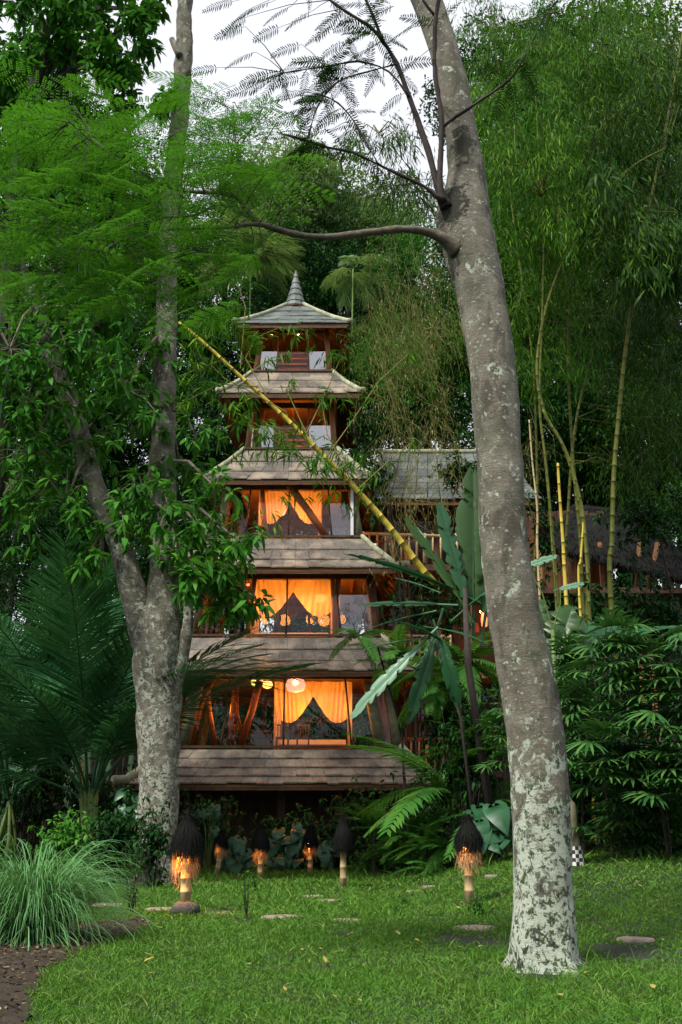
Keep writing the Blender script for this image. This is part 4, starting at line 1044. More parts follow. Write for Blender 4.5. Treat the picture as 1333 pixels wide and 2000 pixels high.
for ji, (p, dv, s, roll) in enumerate(sil+[jobs[i] for i in order]):
    R_ = frame(dv) @ Matrix.Rotation(roll, 3, 'X')
    if cnt < 298:
        o = bpy.data.objects.new('frond', (SIL if ji < len(sil) else FME)[cnt % 3]); C.objects.link(o); o.parent = ft
        o.location = p-Vector(ft.location); o.rotation_euler = R_.to_euler(); o.scale = (s,)*3
    else:
        V, T = FRS[cnt % 2]; bulk.append(((V*s)@np.array(R_.transposed())+np.array(p), T))
    cnt += 1
upp = [p for k in ('u1','u2','u3','u4','u6','u7','u10','u5') for p in BR[k][::2]]
for p, dv, s, roll in sil:
    a = min(upp, key=lambda q: (q-p).length+(.6 if q.z > p.z+.3 else 0)); L_ = (a-p).length
    if .05 < L_: twg.tube([a, a.lerp(p, .5)+Vector((0, 0, .05*L_)), p, p+dv.normalized()*.05], [.004+.004*L_, .004+.002*L_, .003, .002], 4, cap=False)
twg.build('twigs', M['branch_dark'], ft)['kind'] = 'stuff'
if bulk: V, T = join(bulk); o = link('fronds', np_mesh('fronds', V, T), M['leaf_feather'], ft); o['kind'] = 'stuff'

# ------------------------------------------------------------ bamboo
def culm(m_, pts_, r0, r1, step=.42):
    """jointed stem along a polyline"""
    P2 = []; n = len(pts_)
    for i in range(n-1):
        p0, p1, p2, p3 = pts_[max(i-1, 0)], pts_[i], pts_[i+1], pts_[min(i+2, n-1)]; seg = max(2, int((p2-p1).length/(step/3)))
        for k in range(seg):
            t = k/seg; P2.append(.5*((2*p1)+(p2-p0)*t+(2*p0-5*p1+4*p2-p3)*t*t+(3*p1-p0-3*p2+p3)*t**3))
    P2.append(pts_[-1]); out = []; rad = []; N = len(P2)
    for i, p in enumerate(P2):
        r = r0+(r1-r0)*i/N
        if i % 3 == 0 and 0 < i < N-1:
            d = (P2[i+1]-p)*.06
            out += [p-d, p, p+d]; rad += [r*.97, r*1.12, r*.97]
        else: out.append(p); rad.append(r)
    m_.tube(out, rad, 10); return P2
def nodes(t, P2, r0, r1):
    N = len(P2)
    for i in range(3, N-1, 3):
        r = r0+(r1-r0)*i/N; d = (P2[min(i+1, N-1)]-P2[i-1]).normalized()*.009
        m_ = MB(); m_.tube([P2[i]-d, P2[i]+d], [r*1.17, r*1.17], 8); m_.build('joint_ring', M['node_dark'], t)
M['node_dark'] = simple('dark_joint_ring', (.05,.045,.015), (.10,.085,.03), 10)
brng = np.random.default_rng(77); bl_rnd = random.Random(77)
def plume_leaves(cent, dirs, per, L, W, hang=.6, spread=.7, scat=.12):
    pos = np.repeat(cent, per, 0)+brng.normal(size=(len(cent)*per, 3))*scat
    dd = np.repeat(dirs, per, 0)*.6+runit(brng, len(pos))*spread; dd[:, 2] -= hang
    s = brng.uniform(.6, 1.25, len(pos))
    return leaves(pos, dd, runit(brng, len(pos))+np.array([0, -.5, .8]), L*s, W*s, droop=.25, fold=.1)
def bamboo(name, lab, rows, d, r, cm, lm, blobs, L=.24, W=.034, group=None, per=9, base=True, dd=(0, 0), scat=.14):
    pts_ = [P(x, y, d+dd[0]+(dd[1]-dd[0])*i/(len(rows)-1)) for i, (x, y) in enumerate(rows)]
    r *= .75 if base else 1; root = Vector((pts_[0].x, pts_[0].y, G(pts_[0].x, pts_[0].y) if base else pts_[0].z))
    if base: pts_ = [root]+pts_
    t = thing(name, lab, 'bamboo', root, group)
    m_ = MB(); P2 = culm(m_, pts_, r, r*.4); m_.build('culm', M[cm], t, True)
    nodes(t, P2, r, r*.45)
    if blobs:
        tw = MB(); cs = []; ds = []
        for bx, by, br, n in blobs:
            q = bl_rnd.uniform(-1.3, 1.3); c0 = P(bx, by, d+q); a = min(P2[len(P2)//4:], key=lambda p: (p-c0).length)
            if (a-c0).length < 5: tw.tube([a, a.lerp(c0, .5)+Vector((0, 0, .3)), c0], [.022, .015, .009], 4, cap=False)
            for k in range(n):
                c = P(bx+brng.normal()*br*.55, by+brng.normal()*br*.55, d+q+brng.normal()*.7); e = c+Vector((brng.normal()*.35, brng.normal()*.35, -brng.uniform(.1, .6)))
                if k % 3 == 0: tw.tube([c0.lerp(c, .2), c, e], [.008, .006, .003], 3, cap=False)
                for u in (0, .5, 1.): cs.append(c.lerp(e, u)); ds.append((e-c).normalized())
        tw.build('branches', M['bamboo_green'], t)['kind'] = 'stuff'
        V, T = plume_leaves(np.array(cs), np.array(ds), per, L, W, scat=scat)
        o = link('foliage', np_mesh('foliage', V, T), M[lm], t); o['kind'] = 'stuff'
    return t
def rb(x0, x1, y0, y1, n, br, m): return [(brng.uniform(x0, x1), brng.uniform(y0, y1), br, m) for _ in range(n)]
# grove on the right: living culms with plumes
gname = 'bamboos of the right hand grove'
bamboo('bamboo', 'tall green bamboo at the right, culm bent at the hut and plumed to the top', [(1193,1160),(1196,1050),(1199,930),(1208,820),(1220,700),(1240,560),(1262,440),(1290,300),(1320,150),(1340,20)], 25, .10, 'bamboo_green', 'leaf_bamboo_dark',
       rb(1150,1350,60,520,26,60,16), group=gname)
bamboo('bamboo', 'arching bamboo with long drooping dark leaves at the upper right', [(1150,1240),(1148,1100),(1128,960),(1100,870),(1062,800),(1050,700),(1080,560),(1150,420),(1230,330),(1300,290)], 24, .085, 'bamboo_green', 'leaf_bamboo_dark',
       rb(1180,1340,330,520,12,45,16)+rb(1230,1330,440,520,5,40,16), L=.34, W=.05, group=gname)
bamboo('bamboo', 'yellow green bamboo just right of the big trunk with bright plumes', [(1090,1180),(1078,1030),(1066,900),(1054,780),(1060,600),(1062,470),(1058,385)], 24, .07, 'bamboo_green', 'leaf_bamboo',
       rb(950,1130,150,480,26,50,16), group=gname)
bamboo('bamboo', 'green bamboo behind the yellow culms with mid green plumes', [(1140,1200),(1134,1060),(1120,900),(1110,700),(1120,520),(1150,300),(1200,100)], 27, .075, 'bamboo_green', 'leaf_bamboo',
       rb(1060,1260,40,460,26,60,16)+rb(990,1150,480,760,12,50,14), group=gname)
bamboo('bamboo', 'olive bamboo leaning to the right edge', [(1105,1190),(1110,1000),(1130,800),(1190,600),(1260,420),(1320,200)], 30, .08, 'bamboo_green', 'leaf_bamboo_dark',
       rb(1130,1340,480,760,20,60,16)+rb(1210,1340,700,980,12,50,14), group=gname)
bamboo('bamboo', 'fine leaved bamboo against the sky in the upper right', [(1045,1160),(1050,1000),(1040,700),(1000,400),(985,200),(960,60)], 28, .06, 'bamboo_green', 'leaf_bamboo',
       rb(905,1060,-10,230,17,38,11)+rb(1040,1330,-20,120,14,60,13), group=gname)
# yellow stumps and culms without leaves
for rows, r, lab, cm in (([(1106,1165),(1100,1060),(1093,960),(1090,905)], .095, 'cut bright yellow bamboo culm ending at mid height', 'bamboo_yellow'),
                     ([(1155,1245),(1148,1120),(1140,1010),(1128,950),(1110,890),(1080,835),(1060,800)], .08, 'yellow green bamboo culm curving over to the left', 'bamboo_green'),
                     ([(1132,1165),(1135,1090),(1140,1020)], .07, 'short yellow bamboo culm beside the curving one', 'bamboo_yellow'),
                     ([(1085,1150),(1078,1050),(1072,950),(1060,850)], .06, 'slim yellow green bamboo culm left of the cut one', 'bamboo_green'),
                     ([(1052,1120),(1050,1000),(1040,900),(1034,820)], .055, 'slim reddish bamboo culm nearest the big trunk', 'bamboo_tan')):
    bamboo('bamboo_culm', lab, rows, 23, r, cm, None, None, group='bare culms of the right hand grove')
# the leaning yellow bamboo across the tower
t = bamboo('leaning_bamboo', 'bright yellow bamboo leaning diagonally across the front of the tower', [(850,1140),(822,1108),(786,1061),(744,1009),(694,954),(645,903),(598,855),(548,807),(497,760),(447,714),(399,670),(350,629)], 27, .10, 'bamboo_yellow', None, None, base=False, dd=(0, -1.5))
tw = MB(); lcs = []; lds = []
dB = 25.8
for rows in ([(520,770),(480,700),(500,660),(545,640),(600,645)],[(560,805),(500,770),(440,740),(400,700)],[(600,845),(640,760),(665,700),(655,690)],[(600,850),(560,760),(570,740)],[(640,890),(690,820),(740,745),(800,690)],
             [(690,945),(640,850),(628,780)],[(505,755),(430,750),(380,775),(352,790)],[(440,700),(390,720),(350,735)],[(470,720),(480,600),(460,540)],[(700,955),(760,900),(810,860)],[(640,895),(560,890),(520,880)],[(480,735),(530,700),(560,690)]):
    pp = [P(x, y, dB) for x, y in rows]; tw.tube(pp, [.018-.003*min(i,4) for i in range(len(pp))], 4, cap=False)
    for a, b in zip(pp[1:], pp[2:]+pp[-1:]):
        for u in (.0, .5): lcs.append(a.lerp(b, u)); lds.append((b-a+Vector((.01,0,-.02))).normalized())
tw.build('branches', M['dry_twig'], t)
for x, y, n in ((380,650,8),(400,740,9),(370,700,8),(430,640,6),(365,760,5),(520,845,7),(560,840,8),(570,870,8),(525,690,3),(590,650,3),(630,690,2),(515,820,8),(600,880,10),(620,905,9),(640,880,7),(665,915,8),(430,780,7),(470,880,5),(640,960,5),(560,960,3),(700,980,3),(650,775,5),(480,780,6),(410,690,7),(530,1020,3),(720,930,4),(690,900,5),(465,800,7),(390,620,7),(440,690,5)):
    for k in range(n): lcs.append(P(x+brng.normal()*16, y+brng.normal()*14, dB+brng.normal()*.4)); lds.append(Vector((brng.normal()*.5, 0, -.4)))
V, T = plume_leaves(np.array(lcs), np.array([tuple(a) for a in lds]), 7, .36, .05, hang=.45, spread=.8, scat=.06)
o = link('foliage', np_mesh('foliage', V, T), M['leaf_bamboo'], t); o['kind'] = 'stuff'
# dry wispy bamboo branches between tower and trunk
def wisps(lab, boxes, d, cen, n, mat, leafn):
    t = thing('dry_bamboo', lab, 'bamboo', (P(*cen, d).x, d, G(P(*cen, d).x, d)), 'dry arching bamboos'); m_ = MB(); cs = []
    a0 = P(cen[0], cen[1], d); g0 = Vector((a0.x, d, 0)); m2 = MB(); P2 = culm(m2, [g0, a0.lerp(g0, .5)+Vector((.2,0,0)), a0], .045, .025); m2.build('culm', M['branch_dark'], t, True)
    for k in range(n):
        bx = boxes[k % len(boxes)]; x, y = brng.uniform(bx[0], bx[1]), brng.uniform(bx[2], bx[3]); q = brng.uniform(-1.5, 1.5)
        x2 = x+brng.uniform(-70, 40); y2 = y+brng.uniform(20, 130); a = P(x, y, d+q); b = P(x2, y2, d+q); mid = a.lerp(b, .5)+Vector((brng.uniform(-.3,.3), 0, brng.uniform(0,.3)))
        m_.tube([a, a.lerp(mid,.5)+Vector((0,0,.08)), mid, b.lerp(mid,.4)+Vector((0,0,.03)), b], [.009,.008,.007,.005,.003], 3, cap=False)
        for j in range(4):
            u = brng.uniform(.2, 1); c = a.lerp(b, u); e = c+Vector((brng.normal()*.35, brng.normal()*.2, -brng.uniform(.1,.6))); m_.tube([c, e], [.005, .002], 3, cap=False); cs.append(e)
            cs.append(c)
    m_.build('branches', M['dry_twig'], t)['kind'] = 'stuff'
    V, T = plume_leaves(np.array(cs), np.tile([[0,0,-1.]], (len(cs),1)), leafn, .15, .02, scat=.1); o = link('foliage', np_mesh('foliage', V, T), M[mat], t); o['kind'] = 'stuff'
wisps('tangle of dry arching bamboo twigs left of the big trunk', [(740,900,520,700),(720,880,600,800),(740,900,690,880)], 31, (965,620), 150, 'dry_twig', 1)
wisps('green bamboo spray behind the dry twigs, beside the top roof', [(740,890,450,640),(710,850,540,700)], 36, (965,560), 150, 'leaf_bamboo', 8)
wisps('dry drooping bamboo twigs over the side pavilion roof', [(740,910,820,960),(760,900,900,1060),(950,1070,780,1000)], 29, (965,800), 90, 'dry_twig', 1)
# twiggy bamboo sprays against the sky left of trunk
bamboo('bamboo', 'sparse bamboo spray against the white sky left of the big trunk', [(1000,1100),(962,800),(915,620),(865,450),(800,330),(740,260)], 22, .03, 'bamboo_green', 'leaf_bamboo_dark', rb(680,850,230,370,13,26,5)+rb(700,840,340,420,5,20,5), L=.24, W=.03, group=gname)

# ------------------------------------------------------------ palms, ferns, fans
def pinnate(L, n, ll, lw, droop, seed, vee=.35, hang=.35, w0=.02, start=.15, ang=(75, 35), segs=3):
    """frond along +X arching down; each leaflet a folded drooping strip"""
    r_ = np.random.default_rng(seed); V = []; T = []; m_ = MB()
    f = lambda t: Vector((L*(t-.10*t*t*droop), 0, -L*droop*.55*t*t))
    m_.tube([f(i/10) for i in range(11)], [w0*(1-.08*i) for i in range(11)], 5, cap=False)
    for i in range(n):
        t = start+(1-start)*(i+.5)/n; p = f(t); tg = (f(min(1, t+.02))-f(t-.02)).normalized(); side = Vector((0, 1, 0)); up = side.cross(tg)*-1
        l = ll*math.sin(math.pi*(.12+.80*t))**.7
        for s in (-1, 1):
            a = math.radians(ang[0]+(ang[1]-ang[0])*t+r_.uniform(-6, 6)); d0 = tg*math.cos(a)+side*s*math.sin(a)+up*vee*(1 if r_.random() > .1 else -.5); d0.normalize()
            wd = tg.cross(d0).cross(d0).normalized(); b = len(V); hg = hang*r_.uniform(.7, 1.4)
            for k in range(segs+1):
                u = k/segs; c = p+d0*l*u+Vector((0, 0, -hg*l*u*u)); w = lw*(math.sin(math.pi*(.15+.78*u))**.7)*(0.02 if k == segs else 1)/2
                V += [tuple(c-wd*w), tuple(c+wd*w)]
            for k in range(segs): q = b+2*k; T += [(q, q+1, q+3), (q, q+3, q+2)]
    tt = [(a[0], a[1], a[2]) for a in m_.f]+[(a[0], a[2], a[3]) for a in m_.f]
    return join([(np.array(V), np.array(T)), (np.array(m_.v), np.array(tt))])
def put(me, mat, parent, loc, dv, s=1, roll=0, name='frond', up=Vector((0,0,1))):
    if not me.materials: me.materials.append(mat)
    o = bpy.data.objects.new(name, me); C.objects.link(o); o.parent = parent
    o.location = Vector(loc)-Vector(parent.location); o.rotation_euler = (frame(Vector(dv), up) @ Matrix.Rotation(roll, 3, 'X')).to_euler(); o.scale = (s,)*3; return o
def palm(name, lab, px, py_base, d, height_px, me_list, mat, n, el=(20, 80), s=(.8, 1.1), azs=None, stems=4, cat='palm', group=None):
    b = P(px, py_base, d); z0 = G(b.x, d); t = thing(name, lab, cat, (b.x, d, z0), group); c = P(px, height_px, d)
    for k in range(n):
        az = azs[k] if azs else k*2.399+rnd.uniform(-.3, .3); e_ = math.radians(rnd.uniform(*el)); dv = Vector((math.cos(az)*math.cos(e_), math.sin(az)*math.cos(e_), math.sin(e_)))
        ct = Vector((c.x+math.cos(az)*.15, d+math.sin(az)*.15, c.z+rnd.uniform(-.1, .1)))
        put(me_list[k % len(me_list)], M[mat], t, ct, dv, rnd.uniform(*s))
    for k in range(stems):
        m_ = MB(); a = rnd.uniform(0, 6.28); q = Vector((b.x+math.cos(a)*.2, d+math.sin(a)*.2, z0-.1)); m_.tube([q, q.lerp(c, .5)+Vector((math.cos(a)*.15, 0, 0)), c], [.09, .07, .05], 8); m_.build('stem', M['stalk'], t, True)
    return t
PF = []
for i in range(3):
    V, T = pinnate(7.2, 84, 1.55, .06, .95, 100+i, vee=.15, hang=.4, w0=.05, start=.18); PF.append(np_mesh('frond', V, T))
# left palm: long fronds rising from a low base
d_ = 30.5; b = P(178, 1640, d_); t = thing('palm', 'large dark palm with long arching fronds behind the grass clump at left', 'palm', (b.x, d_, 0))
for k in range(5):
    m_ = MB(); x1 = (150,168,185,196,212)[k]; m_.tube([(b.x+(k-2)*.09, d_, -.1), P(174+(k-2)*5, 1610, d_), P(174+(x1-182)*.5, 1540, d_)], [.12, .09, .06], 8); m_.build('stem', M['stalk'], t, True)
for k, (x0, y0, dx, dz, dy, s) in enumerate(((150,1440,-.5,1.3,-.3,1.0),(168,1440,-.15,1.4,-.4,1.05),(185,1440,.25,1.4,-.3,1.0),(196,1450,.6,1.2,-.5,.9),(150,1450,-.9,1.0,-.2,1.05),(172,1440,-1.2,.8,-.4,1.0),(190,1450,.1,1.2,.4,1.0),
    (160,1440,-.7,1.3,.5,1.1),(170,1440,-.35,1.0,-.9,.9),(200,1440,.9,1.0,.3,.95),(150,1450,-1.3,.45,-.3,.9),(200,1445,.45,.9,-.8,.85))):
    put(PF[k % 3], M['leaf_palm'], t, P(174+(x0-175)*.4, y0+110, d_), (dx, dy, dz*1.7), s*1.0, rnd.uniform(-.5, .5))
for x, y, lab, ax in ((20,1500,'second dark palm at the left edge', -1),(90,1330,'third dark palm with fronds curving over the left edge', 1)):
    palm('palm', lab, x, 1600, 33 if ax < 0 else 35, y+60, PF, 'leaf_palm', 11, (55, 82), (.7, .95), group='palms left of the forked tree')
# palm frond to the right of the forked tree
t = palm('palm', 'palm whose frond tips show between the forked tree and the tower', 300, 1600, 32, 1400, PF, 'leaf_palm', 6, (45, 70), (.5, .62), azs=[.2, .5, 2.8, 2.4, -.3, 0.0], group='palms left of the forked tree')
# pale fan/feather palm high behind the spire
V, T = pinnate(2.6, 40, 1.2, .06, 1.3, 130, hang=.8, w0=.03); HP = np_mesh('frond', V, T)
palm('palm', 'pale palm crown glimpsed high behind the spire on its right', 690, 1500, 60, 525, [HP], 'leaf_hill', 8, (-10, 60), (.7, 1.0), stems=1)
palm('palm', 'dark palm crown glimpsed behind the spire on its left', 490, 1500, 62, 500, [HP], 'leaf_palm', 12, (5, 70), (1.0, 1.4), stems=1)

# ferns
V, T = pinnate(1.5, 34, .24, .05, 1.2, 140, vee=.1, hang=.3, w0=.012, start=.05, ang=(80, 60), segs=2); FE = np_mesh('frond', V, T)
V, T = pinnate(1.5, 26, .34, .06, 1.6, 141, vee=.05, hang=.4, w0=.012, start=.1, ang=(75, 50), segs=2); FE2 = np_mesh('frond', V, T)
def rosette(name, lab, px, py, d, n, me, mat, el, s, cat='fern', group=None, grounded=False, front=False):
    c = P(px, py, d); z0 = c.z if not grounded else G(c.x, d); t = thing(name, lab, cat, (c.x, d, G(c.x, d)), group)
    m_ = MB(); hh = c.z-G(c.x, d); q = 1.6 if hh > 2 else 0; m_.tube([(c.x+q, d+q, G(c.x, d)-.05), (c.x+q*.9, d+q*.8, c.z*.6), (c.x+q*.4, d+q*.3, c.z-.2), (c.x, d, c.z)], [.05, .04, .03, .03], 6); m_.build('stem', M['branch_dark'], t)
    for k in range(n):
        az = k*2.399+rnd.uniform(-.3, .3)
        if front and math.sin(az) > .5: az = -az
        e_ = math.radians(rnd.uniform(*el)); put(me[k % len(me)], M[mat], t, c, (math.cos(az)*math.cos(e_), math.sin(az)*math.cos(e_), math.sin(e_)), rnd.uniform(*s), rnd.uniform(-.3, .3))
    return t
FG = 'ferns right of the tower foot'
for px, py, d, n, s, lab in ((880,1560,28,14,(1.5,2.0),'big upright sword fern left of the trunk, above the others'),(770,1665,31,14,(.5,.8),'fern right under the roof corner beside the dark lantern'),(835,1655,29,14,(.6,.9),'fern between the roof corner and the right lantern, front'),
    (730,1620,32,14,(.7,1.0),'fern nearest the dark lantern'),(880,1660,28,14,(.7,1.0),'low fern right behind the right lantern'),(800,1640,30,12,(.5,.8),'fern below the hip log of the lowest roof'),(960,1600,27,12,(.9,1.3),'fern half hidden by the big trunk'),
    (950,1480,30,12,(1.,1.4),'high fern beside the balcony rail and the trunk'),(840,1700,28,10,(.5,.7),'smallest fern at the lawn edge')):
    rosette('fern', lab, px, py, d, n, [FE, FE2], 'leaf_fern', (15, 80), s, group=FG)
for px, py, d, n, s, lab in ((775,1290,33,12,(.8,1.1),'fern like palm sprouting in front of the second roof corner'),(850,1340,33,12,(.8,1.1),'fern like palm in front of the pavilion middle storey'),(700,1245,33,9,(.6,.9),'bright fern tuft on the second roof skirt'),
    (900,1300,31,14,(1.1,1.5),'dark fern like palm left of the trunk, middle')):
    rosette('palm_fern', lab, px, py, d, n, [FE2], 'leaf_palm' if n == 14 else 'leaf_bright', (0, 75), s, cat='fern', group='palm ferns before the side pavilion')

# banana and paddle leaves
def paddle(L, W, curve, seed, tear=.75):
    r_ = np.random.default_rng(seed); V = []; T = []; n = 26
    f = lambda t: np.array([L*t*(1-.15*curve*t), 0, -L*curve*.5*t*t])
    for i in range(n+1):
        t = i/n; w = W*(math.sin(math.pi*min(1, .06+.9*t))**.55)*(1 if t < .97 else .4); c = f(t)
        for s in (-1, 1):
            e = 1-tear*(r_.random()**4); V += [c, c+np.array([-.04*L, s*w*.25*e, .10*w]), c+np.array([.03*L*r_.normal()*.5, s*w*.5*e, .02*w])]
    for i in range(n):
        for s in (0, 1):
            a = i*6+s*3; b_ = a+6
            for k in (0, 1): T += [(a+k, a+k+1, b_+k+1), (a+k, b_+k+1, b_+k)]
    m_ = MB(); m_.tube([Vector(f(t))+Vector((0,0,.0)) for t in (-.3, 0, .25, .5, .75, 1)], [.03*L/2, .026*L/2, .018*L/2, .012*L/2, .008*L/2, .003*L/2], 6)
    tt = [(a[0], a[1], a[2]) for a in m_.f if len(a) == 4]+[(a[0], a[2], a[3]) for a in m_.f if len(a) == 4]
    return join([(np.array(V), np.array(T)), (np.array(m_.v), np.array(tt))])
dBn = 26.
b = P(925, 1450, dBn); t = thing('banana_plant', 'banana plant with tall upright paddle leaves just left of the big trunk', 'banana plant', (b.x, dBn, G(b.x, dBn)))
for k in range(1): m_ = MB(); m_.tube([(b.x+.5, dBn, G(b.x, dBn)-.1), P(915+k*12, 1300, dBn), P(908, 1150, dBn)], [.11,.09,.06], 9); m_.build('stem', M['branch_dark'], t, True)
def pad(p0, p1, W, curve, mat, seed, parent, roll=0, dd=(0, 0), d=dBn, lab=None):
    a, c = P(*p0, d+dd[0]), P(*p1, d+dd[1]); L = (c-a).length; V, T = paddle(L, W, curve, seed); me = np_mesh('leaf', V, T); 
    dv = c-a; dv = dv+Vector((0, 0, L*curve*.45)); o = put(me, M[mat], parent, a, dv, 1, roll, 'leaf', Vector((0, -.9, .5)) if abs(dv.normalized().z) > .6 else Vector((0,-.3,1)))
    if lab: o['label'] = lab
    return o
pad((905,1160),(858,978),.52,.05,'banana',1,t, .2, lab='teal upright leaf')
pad((925,1170),(925,915),1.02,.03,'banana_olive',2,t, .1, (.3,.3), lab='olive broad upright leaf')
pad((950,1190),(985,960),.8,.1,'banana',3,t,-.2, (.4,.4))
pad((895,1165),(792,1003),.42,.15,'banana_olive',4,t,.3)
pad((880,1150),(668,1075),.50,.22,'banana',5,t,.3,(0,-.8), lab='teal leaf reaching left over the roof')
pad((920,1180),(1060,1090),.5,.3,'banana',6,t,0,(0,-.5))
b = P(840, 1500, 25); t = thing('paddle_plant', 'paddle leaved plant with a long pale leaf hanging before the ground floor', 'plant', (b.x, 25, G(b.x, 25)))
for k in range(1): m_ = MB(); m_.tube([(b.x+1.2+k*.15, 25.6, 0), P(900+k*10, 1400, 25.3), P(850, 1260, 25)], [.05,.04,.03], 8); m_.build('stem', M['branch_dark'], t, True)
pad((815,1265),(682,1408),.36,.12,'banana_pale',11,t,.1,(0,0),25,'long pale drooping leaf'); pad((850,1180),(700,1182),.34,.1,'banana_pale',12,t,.5,(0,-.3),25); pad((820,1200),(712,1230),.22,.1,'banana_pale',13,t,.3,(0,0),25)
pad((800,1250),(690,1275),.24,.15,'banana_pale',14,t,.3,(0,0),25); pad((840,1150),(770,1128),.25,.1,'banana_pale',15,t,.2,(0,0),25); pad((860,1250),(760,1205),.4,.3,'banana',16,t,.2,(0,-.5),25); pad((860,1250),(900,1390),.4,.3,'banana',17,t,0,(0,0),25)
pad((850,1240),(800,1420),.42,.2,'banana',18,t,0,(.3,.3),25); pad((870,1230),(1000,1280),.4,.4,'banana',19,t,0,(0,0),25)
b = P(1090, 1500, 22); t = thing('paddle_plant', 'broad leaved plant right of the big trunk with two pale horizontal leaves', 'plant', (b.x, 22, G(b.x, 22)))
m_ = MB(); m_.tube([(b.x, 22, 0), P(1085, 1350, 22), P(1080, 1230, 22)], [.07,.06,.04], 8); m_.build('stem', M['stalk'], t, True)
pad((1030,1105),(1092,1086),.2,.1,'banana_pale',21,t,.9,(0,0),22); pad((1095,1150),(1143,1140),.17,.1,'banana_pale',22,t,.9,(0,0),22); pad((1080,1300),(1130,1170),.9,.3,'banana_olive',23,t,0,(0,.3),22)
pad((1080,1280),(1050,1160),.7,.3,'banana_olive',24,t,0,(.3,.3),22); pad((1100,1300),(1240,1200),.8,.5,'banana',25,t,0,(.4,.6),22); pad((1180,1260),(1340,1215),.7,.4,'banana',26,t,0,(.4,.6),22)
m_ = MB(); m_.tube([P(1080,1230,22), P(1060,1160,22), P(1030,1105,22)], .015, 5); m_.tube([P(1080,1230,22), P(1095,1180,22), P(1095,1150,22)], .015, 5); m_.build('stalks', M['stalk'], t)

# lady palms (fan leaves) on the right
def fan(seed, n=9, L=.46, W=.052):
    r_ = np.random.default_rng(seed); V = []; T = []
    for k in range(n):
        a = math.radians(-88+176*k/(n-1)+r_.uniform(-4, 4)); l = L*(1-.22*abs(a)/1.5)*r_.uniform(.9, 1.08); dv = np.array([math.cos(a), math.sin(a), 0.15]); sd = np.array([-dv[1], dv[0], 0]); b = len(V)
        for u, w in ((0,.25),(.35,1),(.75,.8),(1,.12)):
            c = dv*l*u+np.array([0, 0, -.42*l*u*u]); V += [c-sd*W*w/2, c+np.array([0,0,-.012*w]), c+sd*W*w/2]
        for i in range(3):
            q = b+3*i
            for e in (0, 1): T += [(q+e, q+e+1, q+e+4), (q+e, q+e+4, q+e+3)]
    m_ = MB(); m_.tube([(-.42, 0, -.05), (-.2, 0, .02), (0, 0, 0)], [.006]*3, 4, cap=False); tt = [(a[0], a[1], a[2]) for a in m_.f]+[(a[0], a[2], a[3]) for a in m_.f]
    return join([(np.array(V), np.array(T)), (np.array(m_.v), np.array(tt))])
FA = [np_mesh('leaf', *fan(150+i, 8+i)) for i in range(3)]
def lady_palm(lab, cx, y0, y1, d, n, wpx, s=1.):
    b = P(cx, y1, d); t = thing('lady_palm', lab, 'palm', (b.x, d, G(b.x, d)), 'lady palms in the right hand bed')
    for k in range(n):
        u = rnd.random()**.8; y = y0+(y1-y0)*u; x = cx+rnd.gauss(0, wpx*.42)*(.6+.5*u); ax = math.atan2(-(.7+rnd.random()), (x-cx)/wpx*2.2+rnd.uniform(-.9, .9)); e_ = rnd.uniform(-.35, .75)*(1-u*.5)
        put(FA[k % 3], M['leaf_rhapis'], t, P(x, y, d-rnd.uniform(0, .9)), (math.cos(ax)*math.cos(e_), math.sin(ax)*math.cos(e_), math.sin(e_)), s*rnd.uniform(.75, 1.2), rnd.uniform(-.4, .4), 'leaf')
    for k in range(4): m_ = MB(); a = rnd.uniform(-.5, .5); m_.tube([(b.x+a*.6, d+.3, G(b.x, d)-.05), (b.x+a, d+.2, P(cx, y0+60, d).z)], [.013, .010], 6); m_.build('stem', M['branch_dark'], t)
for a in (('tall lady palm at the centre of the right hand bed', 1215, 1215, 1520, 19, 120, 95, 1.15), ('lady palm at the right edge of the picture', 1330, 1235, 1560, 18.5, 100, 70, 1.15), ('lady palm just right of the big trunk', 1110, 1245, 1500, 20.5, 90, 60, 1.),
          ('low shaded lady palm under the tall one', 1235, 1430, 1650, 20, 110, 90, 1.), ('low lady palm at the right edge of the lawn', 1320, 1480, 1665, 20, 80, 60, .9), ('low shaded lady palm beside the stone post', 1150, 1420, 1620, 22, 60, 60, 1.), ('small lady palm between pavilion rail and trunk', 990, 1340, 1500, 26, 40, 50, 1.1)): lady_palm(*a)

# elephant ears
def heart(L=.55, W=.42):
    V = [(0,0,0)]; n = 16; T = []
    for i in range(n+1):
        a = math.pi*2*i/n; r = 1; x = .38-.62*math.cos(a)*-1 if False else 0
    pts_ = [(0,0),(-.22,.18),(-.2,.36),(0,.5),(.25,.5),(.5,.38),(.78,.18),(1,0)]
    V = []
    for i, (x, y) in enumerate(pts_):
        z = -.25*x*x*L; V += [(x*L if y else x*L, 0, z+.03 if 0 < x < 1 else z), (x*L, y*W, z-.02*L), (x*L, -y*W, z-.02*L)]
    V[3] = (0, 0, .0); V[6] = (0.0, 0, .0)
    for i in range(len(pts_)-1):
        a = i*3; b_ = a+3; T += [(a, a+1, b_+1), (a, b_+1, b_), (a, b_+2, a+2), (a, b_, b_+2)]
    return np_mesh('leaf', V, T, True)
HE = heart(); M['ear'] = banana_mat('elephant_ear_leaf', (.02,.09,.035), (.035,.13,.055))
